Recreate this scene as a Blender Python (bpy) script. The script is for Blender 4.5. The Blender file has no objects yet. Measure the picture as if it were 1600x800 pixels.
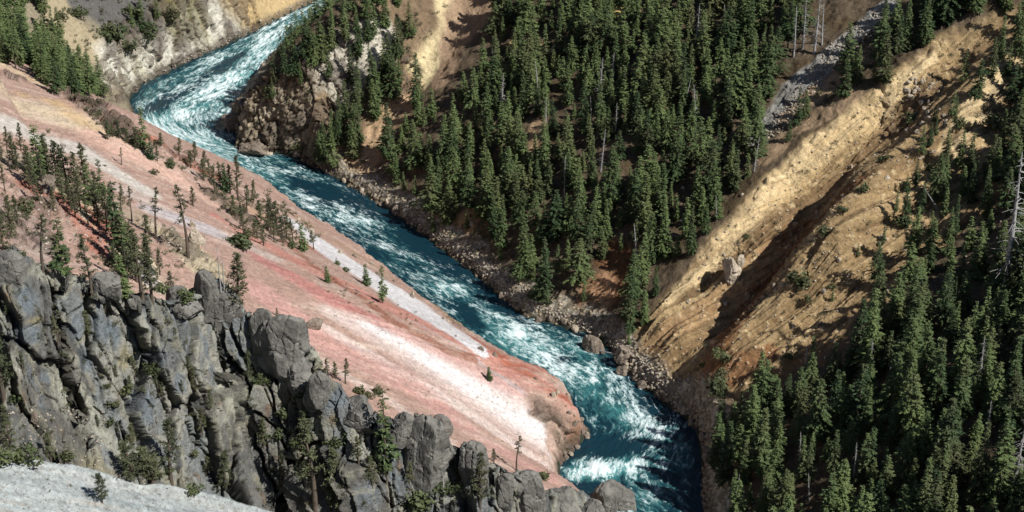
import bpy, bmesh, math, random, time
import numpy as np
from mathutils import Vector, Matrix
from mathutils.bvhtree import BVHTree

T0 = time.time()
scene = bpy.context.scene
C = scene.collection
R = math.radians

# ---------------------------------------------------------------- camera, sky, sun, exposure
CAM_Z = 250.0
PITCH = 28.0
FPX = 2790.0                      # focal length in pixels of the 1600 px wide photograph
cam_d = bpy.data.cameras.new('camera')
cam_d.sensor_width = 36.0
cam_d.lens = 36.0 * FPX / 1600.0
cam_d.clip_start = 1.0
cam_d.clip_end = 20000.0
cam = bpy.data.objects.new('camera', cam_d)
C.objects.link(cam)
cam.location = (0, 0, CAM_Z)
cam.rotation_euler = (R(90 - PITCH), 0, 0)
scene.camera = cam

SUN_EL = 47.0
SUN_DIR = Vector((0.857 * math.cos(R(SUN_EL)), -0.514 * math.cos(R(SUN_EL)), math.sin(R(SUN_EL))))  # towards the sun
world = bpy.data.worlds.new('World')
scene.world = world
world.use_nodes = True
nt = world.node_tree
nt.nodes.clear()
sky = nt.nodes.new('ShaderNodeTexSky')
sky.sky_type = 'NISHITA'
sky.sun_disc = False
sky.sun_elevation = R(SUN_EL)
sky.sun_rotation = math.atan2(SUN_DIR.x, SUN_DIR.y)
sky.altitude = 2300
bg = nt.nodes.new('ShaderNodeBackground')
bg.inputs[1].default_value = 0.058
wo = nt.nodes.new('ShaderNodeOutputWorld')
nt.links.new(sky.outputs[0], bg.inputs[0])
nt.links.new(bg.outputs[0], wo.inputs[0])
sun_d = bpy.data.lights.new('sun', 'SUN')
sun_d.energy = 4.9
sun_d.angle = R(0.53)
sun_d.color = (1.0, 0.97, 0.925)
sun = bpy.data.objects.new('sun', sun_d)
sun.rotation_euler = SUN_DIR.to_track_quat('Z', 'Y').to_euler()
sun.location = (200, -100, 500)
C.objects.link(sun)
scene.view_settings.view_transform = 'Standard'
scene.view_settings.look = 'None'
scene.view_settings.gamma = 1.0
scene.view_settings.exposure = 0.22
scene.view_settings.use_curve_mapping = False
scene.cycles.max_bounces = 5
scene.cycles.diffuse_bounces = 2
scene.cycles.glossy_bounces = 2
scene.cycles.transmission_bounces = 2
scene.cycles.transparent_max_bounces = 4

# ---------------------------------------------------------------- projection
cp, sp = math.cos(R(PITCH)), math.sin(R(PITCH))
def project(x, y, z):
    dz = z - CAM_Z
    dep = y * cp - dz * sp
    up = y * sp + dz * cp
    dep = np.where(dep < 1, 1, dep)
    return 800 + FPX * x / dep, 400 - FPX * up / dep, dep
def ray(px, py):
    a, b = (px - 800) / FPX, (400 - py) / FPX
    d = np.array([a, cp + b * sp, -sp + b * cp])
    return d / np.linalg.norm(d)

# ---------------------------------------------------------------- noise
def _h(ix, iy, iz, seed):
    h = (ix.astype(np.int64) * 374761393 + iy.astype(np.int64) * 668265263 + iz.astype(np.int64) * 2147483647 + seed * 1274126177) & 0xFFFFFFFF
    h = ((h ^ (h >> 13)) * 1274126177) & 0xFFFFFFFF
    h = ((h ^ (h >> 15)) * 2246822519) & 0xFFFFFFFF
    return ((h ^ (h >> 16)) & 0xFFFFFF) / float(0xFFFFFF)
def vnoise(x, y, z=None, seed=0):
    x = np.asarray(x, float); y = np.asarray(y, float)
    ix, iy = np.floor(x), np.floor(y)
    fx, fy = x - ix, y - iy
    fx = fx * fx * fx * (fx * (fx * 6 - 15) + 10); fy = fy * fy * fy * (fy * (fy * 6 - 15) + 10)
    if z is None:
        zz = np.zeros_like(ix)
        a = _h(ix, iy, zz, seed); b = _h(ix + 1, iy, zz, seed); c = _h(ix, iy + 1, zz, seed); d = _h(ix + 1, iy + 1, zz, seed)
        return ((a * (1 - fx) + b * fx) * (1 - fy) + (c * (1 - fx) + d * fx) * fy) * 2 - 1
    z = np.asarray(z, float); iz = np.floor(z); fz = z - iz; fz = fz * fz * (3 - 2 * fz)
    r = 0
    for k, wz in ((0, 1 - fz), (1, fz)):
        a = _h(ix, iy, iz + k, seed); b = _h(ix + 1, iy, iz + k, seed); c = _h(ix, iy + 1, iz + k, seed); d = _h(ix + 1, iy + 1, iz + k, seed)
        r = r + wz * ((a * (1 - fx) + b * fx) * (1 - fy) + (c * (1 - fx) + d * fx) * fy)
    return r * 2 - 1
def fbm(x, y, z=None, octv=3, seed=0, gain=0.5):
    s, a, n = 0, 1.0, 0
    for o in range(octv):
        f = 2.03 ** o
        s = s + a * vnoise(x * f + 17.3 * o, y * f - 9.1 * o, None if z is None else z * f + 5.7 * o, seed + o)
        n += a; a *= gain
    return s / n
def voronoi3(x, y, z, seed=0, jit=0.9, tilt=False):
    """distance to nearest cell, gap F2-F1, and a random value of the nearest cell"""
    ix, iy, iz = np.floor(x), np.floor(y), np.floor(z)
    f1 = np.full(x.shape, 9.0); f2 = np.full(x.shape, 9.0); cid = np.zeros(x.shape); tl = np.zeros(x.shape)
    for dx in (-1, 0, 1):
        for dy in (-1, 0, 1):
            for dz in (-1, 0, 1):
                cx, cy, cz = ix + dx, iy + dy, iz + dz
                px = cx + .5 + jit * (_h(cx, cy, cz, seed) - .5)
                py = cy + .5 + jit * (_h(cx, cy, cz, seed + 7) - .5)
                pz = cz + .5 + jit * (_h(cx, cy, cz, seed + 13) - .5)
                d = np.sqrt((px - x) ** 2 + (py - y) ** 2 + (pz - z) ** 2)
                near = d < f1
                f2 = np.where(near, f1, np.minimum(f2, d))
                cid = np.where(near, _h(cx, cy, cz, seed + 31), cid)
                if tilt:
                    ta, tb = -0.12 - .55 * _h(cx, cy, cz, seed + 41), (_h(cx, cy, cz, seed + 43) - .5) * .8
                    tl = np.where(near, (x - px) * ta * 2 + (z - pz) * tb * 2, tl)
                f1 = np.where(near, d, f1)
    return (f1, f2 - f1, cid, tl) if tilt else (f1, f2 - f1, cid)
def sstep(a, b, x):
    t = np.clip((x - a) / (b - a), 0, 1)
    return t * t * (3 - 2 * t)
def lin(c):
    c = np.array(c, float) / 255.0
    return np.where(c <= 0.04045, c / 12.92, ((c + 0.055) / 1.055) ** 2.4)

def poly_dist(x, y, V, A=None):
    """distance to a plan polyline, side (+ = right of its direction), interpolated attributes"""
    V = np.asarray(V, float)
    best = np.full(x.shape, 1e9); side = np.zeros(x.shape)
    at = None if A is None else np.zeros(x.shape + (np.asarray(A).shape[1],))
    for i in range(len(V) - 1):
        ax, ay = V[i]; ex, ey = V[i + 1] - V[i]
        L2 = ex * ex + ey * ey + 1e-9
        t = np.clip(((x - ax) * ex + (y - ay) * ey) / L2, 0, 1)
        qx, qy = x - ax - t * ex, y - ay - t * ey
        d = qx * qx + qy * qy
        m = d < best
        best = np.where(m, d, best)
        cr = -(ex * (y - ay) - ey * (x - ax))
        side = np.where(m, np.sign(cr), side)
        if at is not None:
            a0, a1 = np.asarray(A[i], float), np.asarray(A[i + 1], float)
            v = a0 + (a1 - a0) * t[..., None]
            at = np.where(m[..., None], v, at)
    return (np.sqrt(best), side) if at is None else (np.sqrt(best), side, at)
def in_poly(x, y, P):
    r = np.zeros(np.shape(x), bool)
    n = len(P)
    for i in range(n):
        x0, y0 = P[i]; x1, y1 = P[(i + 1) % n]
        if y0 == y1: continue
        c = ((y0 > y) != (y1 > y)) & (x < (x1 - x0) * (y - y0) / (y1 - y0) + x0)
        r ^= c
    return r

# ---------------------------------------------------------------- river banks (photo pixels on the water plane -> plan)
def on_water(px, py, z=0.0):
    d = ray(px, py); t = (z - CAM_Z) / d[2]
    return (d[0] * t, d[1] * t)
LEFT_PX = [(945, 850), (930, 806), (900, 780), (880, 765), (874, 745), (876, 728), (892, 705), (912, 688), (922, 676), (910, 664), (904, 650), (890, 618), (860, 600), (820, 578),
           (770, 548), (725, 517), (695, 494), (650, 463), (600, 423), (545, 388), (500, 358), (465, 338), (430, 314), (385, 292), (330, 270),
           (270, 242), (232, 215), (208, 180), (200, 158), (215, 138), (245, 121), (300, 95), (350, 72), (400, 48), (440, 28), (480, 8), (520, -18)]
RIGHT_PX = [(1120, 850), (1100, 790), (1096, 740), (1098, 700), (1082, 662), (1045, 634), (1000, 600), (972, 575), (955, 548), (930, 527),
            (870, 508), (822, 496), (780, 462), (725, 415), (682, 384), (640, 350), (600, 322), (560, 300), (512, 270), (470, 250), (430, 240), (385, 236),
            (366, 228), (372, 212), (362, 192), (378, 160), (402, 118), (425, 88), (455, 60), (490, 36), (530, 6)]
LB = [(30, -260), (16, 60), (24, 200), (30, 270)] + [on_water(*p) for p in LEFT_PX] + [(-20, 840), (60, 960), (200, 1150)]
RB = [(66, -260), (54, 60), (60, 200), (58, 270)] + [on_water(*p) for p in RIGHT_PX] + [(14, 800), (90, 920), (240, 1110)]
LB, RB = np.array(LB), np.array(RB)
nL, nR = len(LB), len(RB)
# height of the steep step right behind the water, per bank point
stepL = np.array([2.0] * nL); stepR = np.array([1.5] * nR)
for i, p in enumerate(LEFT_PX):
    k = i + 4
    if p[0] <= 480 and p[1] <= 158: stepL[k] = 16.0            # pale banded cliff of the outer bend
    if 190 < p[1] < 350 and p[0] < 470: stepL[k] = 6.0
    if p[1] > 600: stepL[k] = 5.0
for i, p in enumerate(RIGHT_PX):
    k = i + 4
    if p[0] < 480 and p[1] > 110: stepR[k] = 14.0 if p[1] >= 234 else 3.0
    if p[0] > 1040: stepR[k] = 6.0

GX0, GX1, GY0, GY1, GS = -760.0, 860.0, -260.0, 1700.0, 2.0
gx = np.arange(GX0, GX1, GS); gy = np.arange(GY0, GY1, GS)
GX, GY = np.meshgrid(gx, gy)
dL, _, aL = poly_dist(GX, GY, LB, stepL[:, None]); dR, _, aR = poly_dist(GX, GY, RB, stepR[:, None])
WATER_POLY = np.vstack([LB, RB[::-1]])
inside = in_poly(GX, GY, WATER_POLY)
def blur(a, r):
    k = int(r / GS)
    if k < 1: return a
    for ax in (0, 1):
        for _ in range(2):
            p = [(0, 0), (0, 0)]; p[ax] = (k + 1, k)
            c = np.cumsum(np.pad(a, p, mode='edge'), axis=ax)
            n = 2 * k + 1
            a = (c[n:, :] - c[:-n, :]) / n if ax == 0 else (c[:, n:] - c[:, :-n]) / n
    return a
def prof(d, s):           # steady slope that eases off towards the rim of the canyon
    return s * 260 * (1 - np.exp(-d / 260.0)) * 1.0 + 0.18 * s * d
isL = dL < dR
aL, aR = aL[..., 0], aR[..., 0]
base = np.where(isL, prof(dL, 0.69), prof(dR, 0.66))
b8, b24 = blur(base, 8), blur(base, 26)
dm = np.minimum(dL, dR)
w1, w2 = sstep(8, 30, dm), sstep(35, 110, dm)
base = base * (1 - w1) + b8 * w1
base = base * (1 - w2) + b24 * w2
stp = np.where(isL, aL, aR)
stp = blur(stp, 8)
base = base + stp * sstep(0.0, 1.0, dm / (1.0 + stp * 0.42)) * (1 - 0.65 * sstep(20, 80, dm))
# the ground under the river
base = np.where(inside, -0.4 - 2.2 * sstep(0, 8, dm), base)
SDL = np.where(isL & ~inside, dL, -np.minimum(dL, 60))       # distance into the left wall
def sample(G, x, y):
    fx = np.clip((x - GX0) / GS, 0, G.shape[1] - 1.001); fy = np.clip((y - GY0) / GS, 0, G.shape[0] - 1.001)
    ix, iy = fx.astype(int), fy.astype(int); fx -= ix; fy -= iy
    return (G[iy, ix] * (1 - fx) + G[iy, ix + 1] * fx) * (1 - fy) + (G[iy + 1, ix] * (1 - fx) + G[iy + 1, ix + 1] * fx) * fy
def unproj(px, py, off=0.0, s0=90, s1=1500):
    d = ray(px, py); s = np.arange(s0, s1, 1.0)
    h = CAM_Z + d[2] * s - off - sample(base, d[0] * s, d[1] * s)
    k = np.argmax(h < 0)
    if h[k] >= 0: k = len(s) - 1
    t = s[k] if k == 0 else s[k - 1] + h[k - 1] / (h[k - 1] - h[k] + 1e-9)
    return np.array([d[0] * t, d[1] * t])
def line(pts, off=0.0):
    return np.array([unproj(px, py, off) for px, py in pts])

def add_bump(pts, amp, w_pos, w_neg, off=0.0, pw=2.0):
    """a ridge (or trough) along a line; w_pos / w_neg = widths right and left of it"""
    global base
    P = line(pts, off)
    A = np.array(amp, float)[:, None] if np.ndim(amp) else np.full((len(P), 1), float(amp))
    d, s, a = poly_dist(GX, GY, P, A)
    w = np.where(s > 0, w_pos, w_neg)
    base = base + a[..., 0] * np.exp(-(d / w) ** pw) * sstep(0, 6, dm) * (~inside)
# crest of the ochre and pink spur in front of the ravine
add_bump([(-260, 60), (-120, 60), (0, 98), (90, 140), (190, 205)], [20, 18, 14, 12, 7], 50, 22)
add_bump([(190, 205), (300, 262), (400, 308), (460, 335)], [7, 5, 5, 3], 26, 10)
add_bump([(-80, -10), (60, 60), (130, 110), (190, 150)], [-9, -9, -8, -5], 18, 18)
# forested point with its rock buttress
add_bump([(432, 165), (460, 135), (505, 95), (560, 55), (620, 10)], [8, 11, 12, 12, 10], 14, 15, pw=3.0)
# chute between the point and the forest
add_bump([(540, 270), (600, 190), (680, 80), (740, 0)], [-2, -4, -5, -5], 12, 12)
# tan landslide: higher forested bench on its left, hollow floor
SC = line([(1000, 520), (1050, 455), (1100, 395), (1160, 335), (1220, 262), (1300, 200), (1390, 130), (1470, 66), (1560, 10), (1660, -60)])
d, s = poly_dist(GX, GY, SC)
q = d * s
base = base + sstep(10, 30, dm) * np.where(q > 0, -8.0 * sstep(-1, 7, q) * (1 - sstep(12, 75, q)), 1.6 * np.exp(-(q / 14) ** 2))
add_bump([(1290, 430), (1370, 330), (1480, 240), (1520, 180), (1580, 100)], [6, 8, 9, 9, 7], 6, 12)
add_bump([(1110, 610), (1190, 520), (1290, 430), (1370, 330)], [4, 6, 8, 6], 8, 8)
add_bump([(1060, 600), (1190, 440), (1290, 300), (1400, 190)], [-3, -5, -6, -4], 6, 7)
add_bump([(1120, 500), (1240, 370), (1340, 260), (1440, 150)], [2, 3.5, 4, 3], 5, 6)
add_bump([(1040, 560), (1130, 460), (1220, 350)], [1, 2.5, 2], 4, 5)
add_bump([(1150, 520), (1230, 430), (1300, 350), (1350, 270), (1420, 180)], [1, 2.5, 3.2, 3, 2], 10, 3)
add_bump([(1180, 560), (1280, 450), (1360, 370), (1460, 290), (1500, 240)], [1, 2.5, 3.2, 3, 2], 9, 3)

# two walls across the slope below the camera: the grey cliff rib and the pale foreground slope
CL_PX = [(-420, 330), (-200, 360), (0, 398), (60, 402), (140, 432), (200, 452), (262, 470), (330, 440), (400, 492), (470, 540), (520, 596), (560, 628), (620, 650), (680, 668), (740, 710), (800, 745), (860, 765), (930, 788), (1000, 815)]
CL_OFF = [16, 16, 16, 16, 15, 14, 13, 15, 14, 12, 11, 11, 11, 11, 9, 8, 7, 6, 4]
CL_DROP = [30, 30, 30, 30, 30, 32, 34, 34, 34, 32, 30, 28, 24, 22, 18, 15, 12, 10, 8]
def solve_off(pts, offs):
    return np.array([unproj(px, py, o) for (px, py), o in zip(pts, offs)])
CL = solve_off(CL_PX, CL_OFF)
CLZ = sample(base, CL[:, 0], CL[:, 1]) + np.array(CL_OFF)
FG_PX = [(-420, 640), (-200, 672), (0, 704), (60, 714), (140, 728), (210, 748), (280, 760), (340, 778), (420, 798), (520, 835), (640, 880)]
FG_OFF = [23, 23, 23, 23, 23, 23, 23, 22, 21, 18, 12]
FG = solve_off(FG_PX, FG_OFF)

def height(x, y):
    z = sample(base, x, y)
    gate = sstep(-3, 4, sample(SDL, x, y))
    wx, wy = 3.0 * vnoise(x / 14, y / 14, seed=91), 3.0 * vnoise(x / 14, y / 14, seed=92)
    d, s, a = poly_dist(x + 0.3 * wx, y + 0.3 * wy, CL, np.column_stack([CLZ, CL_DROP]))
    q = d * s                                                   # + towards the camera
    crest = a[..., 0] + 1.6 * fbm(x / 7, y / 7, octv=2, seed=3)
    drop = a[..., 1]
    steep = 2.9
    q1 = drop / steep
    face = np.where(q < q1, crest - steep * q, crest - drop - 0.62 * (q - q1))
    back = crest - 1.3 * np.abs(q) - 0.02 * q * q
    rib = np.where(q > 0, face, back) - 60 * (1 - gate)
    near = sstep(0, 10, q)
    low = z - 34 * gate * near * (1 - sstep(70, 120, q)) * sstep(-0.1, 1.0, a[..., 1] / 20)
    zz = np.maximum(low, rib)
    cliff = gate * sstep(-7, -1.5, q + 1.5 * vnoise(x / 3, y / 3, seed=5)) * (1 - sstep(110, 130, q))
    d2, s2, a2 = poly_dist(x, y, FG, np.array(FG_OFF, float)[:, None])
    q2 = d2 * s2 + 0.8 * vnoise(x / 6, y / 6, seed=44)
    top = z + a2[..., 0]
    fgz = top - np.where(q2 < 0, 1.5 * np.abs(q2), 0) - 60 * (1 - gate)
    fg = (fgz > zz)
    zz = np.maximum(zz, fgz)
    rr = np.sqrt(x * x + y * y)
    rim = 247.2 - 1.05 * np.maximum(rr - 4, 0)
    zz = np.maximum(zz, rim)
    pale = fg & (q2 > -2.0)
    cliff = cliff * (1 - fg * sstep(-6, -1, q2))
    return zz, cliff, pale.astype(float), q

# ---------------------------------------------------------------- terrain sheet
A_IN = 0.372
NCI = 1250
a_in = np.linspace(-A_IN, A_IN, NCI)
a_out = A_IN + (np.linspace(0, 1, 90)[1:] ** 1.6) * 1.1
acol = np.concatenate([-a_out[::-1], a_in, a_out])
NR = 1150
YN, YF = 60.0, 1600.0
ys = np.concatenate([np.linspace(YN, 170, 60)[:-1], np.linspace(170, 420, 700)[:-1], np.linspace(420, 800, 500)[:-1], np.geomspace(800, YF, 90)])
cidx = np.arange(0, len(acol), 6)
AX, YY = np.meshgrid(acol[cidx], ys)
ZZ, _, _, _ = height(AX * YY, YY)
px_, py_, dep = project(AX * YY, YY, ZZ)
dy = np.diff(YY, axis=0); dz = np.diff(ZZ, axis=0); dpy = np.diff(py_, axis=0)
arc = np.sqrt(dy * dy + dz * dz) * FPX / dep[1:] / 2.2
inframe = ((py_[1:] > -120) & (py_[1:] < 900)).astype(float)
vis = np.abs(np.minimum(dpy, 0))
w = (np.maximum(vis, 0.22 * arc)) * (0.12 + 0.88 * inframe) + 0.02 * dy
for _ in range(3): w[:, 1:-1] = (w[:, :-2] + w[:, 1:-1] * 2 + w[:, 2:]) / 4
cum = np.vstack([np.zeros(w.shape[1]), np.cumsum(w, axis=0)])
cum /= cum[-1]
u = np.linspace(0, 1, NR)
YR = np.stack([np.interp(u, cum[:, j], ys) for j in range(len(cidx))], axis=1)
Y = np.stack([np.interp(acol, acol[cidx], YR[i]) for i in range(NR)])
X = Y * acol[None, :]
print('rows', time.time() - T0)
Z, CLIFF, PALE, QC = height(X, Y)
NCOL = len(acol)
PXV, PYV, DEP = project(X, Y, Z)

def grid_normals(X, Y, Z):
    P = np.stack([X, Y, Z], -1)
    du = np.empty_like(P); dv = np.empty_like(P)
    du[:, 1:-1] = P[:, 2:] - P[:, :-2]; du[:, 0] = P[:, 1] - P[:, 0]; du[:, -1] = P[:, -1] - P[:, -2]
    dv[1:-1] = P[2:] - P[:-2]; dv[0] = P[1] - P[0]; dv[-1] = P[-1] - P[-2]
    n = np.cross(du, dv)
    n /= np.linalg.norm(n, axis=-1, keepdims=True) + 1e-12
    return n

# along-river (T) and down-slope (D) directions, used to stretch streaks along the fall line
nvec = np.array([0.909, 0.416])
D = X * nvec[0] + Y * nvec[1]
Tn = -X * nvec[1] + Y * nvec[0]
dLv = sample(np.where(inside, 0, dL), X, Y); dRv = sample(np.where(inside, 0, dR), X, Y)
leftside = dLv < dRv
dbank = np.minimum(dLv, dRv)
inw = sample(inside.astype(float), X, Y)
wet = inw > 0.5

# ---- colour painting: strokes along lines on the ground (pixels of the photograph -> plan)
streak = fbm(Tn / 3.2, D / 42.0, octv=4, seed=21, gain=0.62)
streak2 = fbm(Tn / 1.1, D / 22.0, octv=3, seed=25, gain=0.6)
blot = fbm(X / 9, Y / 9, octv=4, seed=33, gain=0.6)
fine = fbm(X / 1.6, Y / 1.6, Z / 1.6, octv=3, seed=37, gain=0.6)
WX = X + 2.2 * fbm(X / 8, Y / 8, octv=3, seed=51); WY = Y + 2.2 * fbm(X / 8, Y / 8, octv=3, seed=52)
WT = 1.7 * streak
WX2 = X - nvec[1] * WT; WY2 = Y + nvec[0] * WT
COL = np.zeros(X.shape + (3,))
COL[:] = lin((176, 146, 112))
def mix(c, m):
    global COL
    m = np.clip(m, 0, 1)[..., None]
    COL = COL * (1 - m) + lin(c) * m
def stroke_mask(pts, width, soft=0.5, streaky=True, off=0.0):
    """WIDTH in photo pixels, one number or one per point"""
    P = line(pts, off)
    wd = np.array(width, float) if np.ndim(width) else np.full(len(P), float(width))
    dist = np.array([math.hypot(math.hypot(*p), CAM_Z - 30) for p in P]) / FPX
    A = (wd * dist)[:, None]
    big = A.max() * (1 + soft) + 8
    lo, hi = P.min(0) - big, P.max(0) + big
    x, y = (WX2, WY2) if streaky else (WX, WY)
    sel = (x > lo[0]) & (x < hi[0]) & (y > lo[1]) & (y < hi[1])
    m = np.zeros(X.shape)
    if sel.any():
        d, _, a = poly_dist(x[sel], y[sel], P, A)
        a = a[:, 0]
        m[sel] = 1 - sstep(1 - soft * 0.5, 1 + soft * 0.5, d / (a + 1e-6))
    return m
def area_mask(pts, soft=2.0, streaky=False, off=0.0):
    P = line(pts, off)
    lo, hi = P.min(0) - soft * 2 - 4, P.max(0) + soft * 2 + 4
    x, y = (WX2, WY2) if streaky else (WX, WY)
    sel = (x > lo[0]) & (x < hi[0]) & (y > lo[1]) & (y < hi[1])
    m = np.zeros(X.shape)
    if sel.any():
        xs, ysel = x[sel], y[sel]
        d, _ = poly_dist(xs, ysel, np.vstack([P, P[:1]]))
        ins = in_poly(xs, ysel, P)
        m[sel] = sstep(-soft, soft, np.where(ins, d, -d))
    return m

rightslope = (~leftside) & ~wet
# --- right wall: brown soil under the forest, rocky grey in patches
soil = np.where(rightslope, 1.0, 0)
mix((112, 98, 80), soil)
mix((96, 82, 62), soil * sstep(0.0, 0.5, blot))
# pale scree and rock windows in the forest
for pts, wd, c in [([(700, -10), (690, 60), (655, 125)], [60, 48, 26], (236, 218, 172)),
                   ([(740, 20), (700, 100), (690, 130)], [40, 24, 16], (170, 144, 118)),
                   ([(650, 0), (620, 40)], [38, 30], (140, 120, 96)),
                   ([(630, 150), (590, 210), (560, 262)], [30, 34, 34], (192, 162, 128)),
                   ([(470, 130), (520, 110), (545, 90), (600, 60)], [46, 40, 26, 18], (214, 206, 188)),
                   ([(425, 165), (450, 225)], [30, 40], (146, 120, 92)),
                   ([(500, 180), (520, 215)], [14, 18], (196, 160, 110)),
                   ([(725, 355), (705, 372)], [26, 24], (184, 152, 112)),
                   ([(1180, 215), (1240, 142), (1300, 84), (1380, 20)], [15, 20, 19, 16], (168, 166, 158)),
                   ([(1235, 180), (1290, 130), (1350, 90)], [14, 18, 18], (180, 154, 124)),
                   ([(1190, 250), (1250, 195), (1330, 150)], [12, 18, 20], (166, 142, 114)),
                   ([(835, 195), (840, 245)], [14, 18], (190, 160, 126)),
                   ([(965, 0), (960, 40)], [10, 8], (232, 206, 130)),
                   ([(800, 70), (870, 75)], [8, 12], (214, 190, 130)),
                   ([(950, 400), (980, 430), (940, 470)], [24, 24, 20], (120, 88, 62)),
                   ([(930, 460), (905, 500)], [34, 24], (176, 138, 106))]:
    mix(c, stroke_mask(pts, wd, 0.5, False) * rightslope)
# tan landslide
slide_px = [(1005, 500), (1050, 448), (1100, 388), (1160, 328), (1218, 255), (1300, 192), (1390, 122), (1455, 64), (1530, 40), (1620, 20),
            (1640, 120), (1610, 240), (1560, 330), (1480, 380), (1420, 450), (1330, 520), (1270, 560), (1180, 600), (1110, 640), (1075, 655), (1020, 622), (975, 575), (960, 545)]
SL = area_mask(slide_px, 2.0) * rightslope
mix((170, 144, 106), SL)
mix((200, 174, 130), SL * sstep(-0.1, 0.5, streak) * 0.8)
mix((138, 112, 82), SL * sstep(0.1, 0.6, -streak) * 0.8)
mix((120, 98, 70), SL * sstep(0.2, 0.5, blot) * 0.45)
mix((140, 96, 64), SL * stroke_mask([(1120, 560), (1200, 440), (1260, 370), (1340, 290)], [26, 30, 30, 18], 0.7, True) * 0.8)
mix((152, 104, 70), SL * stroke_mask([(1085, 620), (1130, 590), (1200, 560)], [26, 26, 20], 0.7, True) * 0.7)
mix((196, 160, 118), SL * stroke_mask([(990, 560), (1080, 500), (1200, 400)], [20, 22, 20], 0.8, True) * 0.5)
mix((238, 212, 164), SL * stroke_mask([(1045, 466), (1110, 396), (1170, 330), (1230, 262), (1310, 202), (1395, 138), (1450, 86)], [12, 18, 20, 18, 16, 11, 7], 0.9, True) * sstep(-.75, .0, streak + .3 * blot))
mix((216, 188, 140), SL * stroke_mask([(1200, 330), (1290, 250), (1370, 170)], [14, 20, 16], 0.9, True) * sstep(-.3, .3, streak) * 0.8)
mix((220, 196, 152), SL * stroke_mask([(1480, 240), (1520, 180), (1580, 90)], [14, 20, 16], 0.6, True))
mix((224, 202, 160), SL * sstep(0.30, 0.55, fine) * 0.6)
mix((112, 92, 70), SL * sstep(0.25, 0.6, -streak2) * 0.55)
mix((126, 104, 78), SL * sstep(0.0, .5, fbm(X / 5, Y / 5, Z / 5, octv=4, seed=75, gain=.65)) * sstep(.1, .5, SL) * .45 * (1 - stroke_mask([(1045, 466), (1110, 396), (1170, 330), (1230, 262), (1310, 202), (1395, 138)], [14, 20, 22, 20, 18, 12], .8, True)))
# --- far outer bend: dark talus, pale banded cliff, ochre slope
farL = leftside & ~wet & (sample(np.where(GY > 560, 1.0, 0.0), X, Y) > 0.5)
mix((150, 140, 118), farL * 1.0)
mix((120, 110, 88), farL * sstep(.0, .5, blot) * .7)
mix((104, 102, 98), farL * area_mask([(95, 0), (130, 20), (170, 45), (240, 62), (262, 45), (235, 18), (240, -40), (80, -40)], 3))
mix((176, 162, 132), farL * stroke_mask([(75, -10), (100, 40), (150, 80)], [22, 24, 22], 0.5, False))
CLF = farL * area_mask([(150, 80), (230, 72), (300, 8), (350, 0), (400, 52), (330, 85), (250, 122), (205, 150), (170, 130)], 2.5)
mix((226, 222, 206), CLF)
band = np.sin((X * 0.55 + Y * 0.15 + 3.0 * blot) * 1.6)
mix((130, 118, 102), CLF * sstep(0.45, 0.9, band + 0.5 * fine) * 0.7)
mix((206, 196, 150), CLF * sstep(0.1, 0.5, blot) * 0.4)
mix((206, 180, 134), farL * area_mask([(345, 0), (400, 48), (440, 30), (520, -10), (520, -80), (330, -80)], 3))
mix((120, 112, 60), farL * stroke_mask([(262, 20), (300, 5)], [16, 20], 0.8, False) * 0.6)
# --- the left slope
LS = (leftside & ~wet & ~farL).astype(float)
mix((190, 152, 134), LS)
S = lambda pts, wd, c, k=1.0, soft=0.7, st=True: mix(c, LS * stroke_mask(pts, wd, soft, st) * k)
S([(-200, 60), (0, 130), (120, 190), (230, 250)], [46, 40, 30, 20], (216, 192, 158), 1.0, 1.3)
S([(-200, 160), (0, 190), (120, 232), (230, 300)], [34, 34, 26, 20], (212, 202, 190))
S([(40, 150), (140, 200), (210, 240)], [14, 16, 10], (222, 184, 126), 0.7, 1.6)
S([(-200, 40), (0, 100), (60, 130)], [14, 16, 10], (220, 190, 152))
S([(150, 215), (300, 290), (420, 350), (540, 410)], [26, 34, 34, 26], (220, 176, 154))
S([(200, 300), (300, 350), (420, 400)], [24, 22, 20], (206, 184, 172), 0.9)
S([(240, 330), (330, 360)], [22, 26], (192, 182, 186), 0.9)
S([(340, 340), (450, 400), (600, 475), (750, 550), (880, 622)], [14, 28, 34, 34, 24], (206, 138, 120))
S([(400, 400), (520, 470), (640, 540), (760, 600), (880, 655)], [18, 26, 30, 30, 20], (212, 150, 138))
S([(480, 385), (560, 425), (700, 510), (800, 565), (890, 612)], [9, 12, 18, 24, 20], (178, 96, 72), 0.9, .9)
S([(390, 395), (500, 455), (600, 510)], [16, 20, 14], (190, 112, 102), 0.6, 1.3)
S([(520, 490), (620, 540), (720, 600), (810, 655), (872, 712)], [18, 34, 50, 58, 48], (236, 214, 206), .75, 1.5)
S([(570, 508), (680, 570), (790, 640), (868, 700)], [9, 20, 30, 30], (248, 242, 240), .95, 1.5)
S([(500, 510), (620, 580), (740, 650), (850, 725)], [14, 16, 18, 14], (234, 212, 202), 0.8)
S([(400, 450), (520, 545), (640, 600), (760, 690), (860, 745)], [26, 34, 34, 26, 20], (214, 158, 146), 0.8, 1.0)
S([(490, 560), (600, 620), (700, 690)], [10, 14, 14], (226, 204, 190), 0.6)
S([(640, 500), (760, 575), (850, 640)], [4, 5, 4], (186, 178, 176), 0.6)
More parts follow.
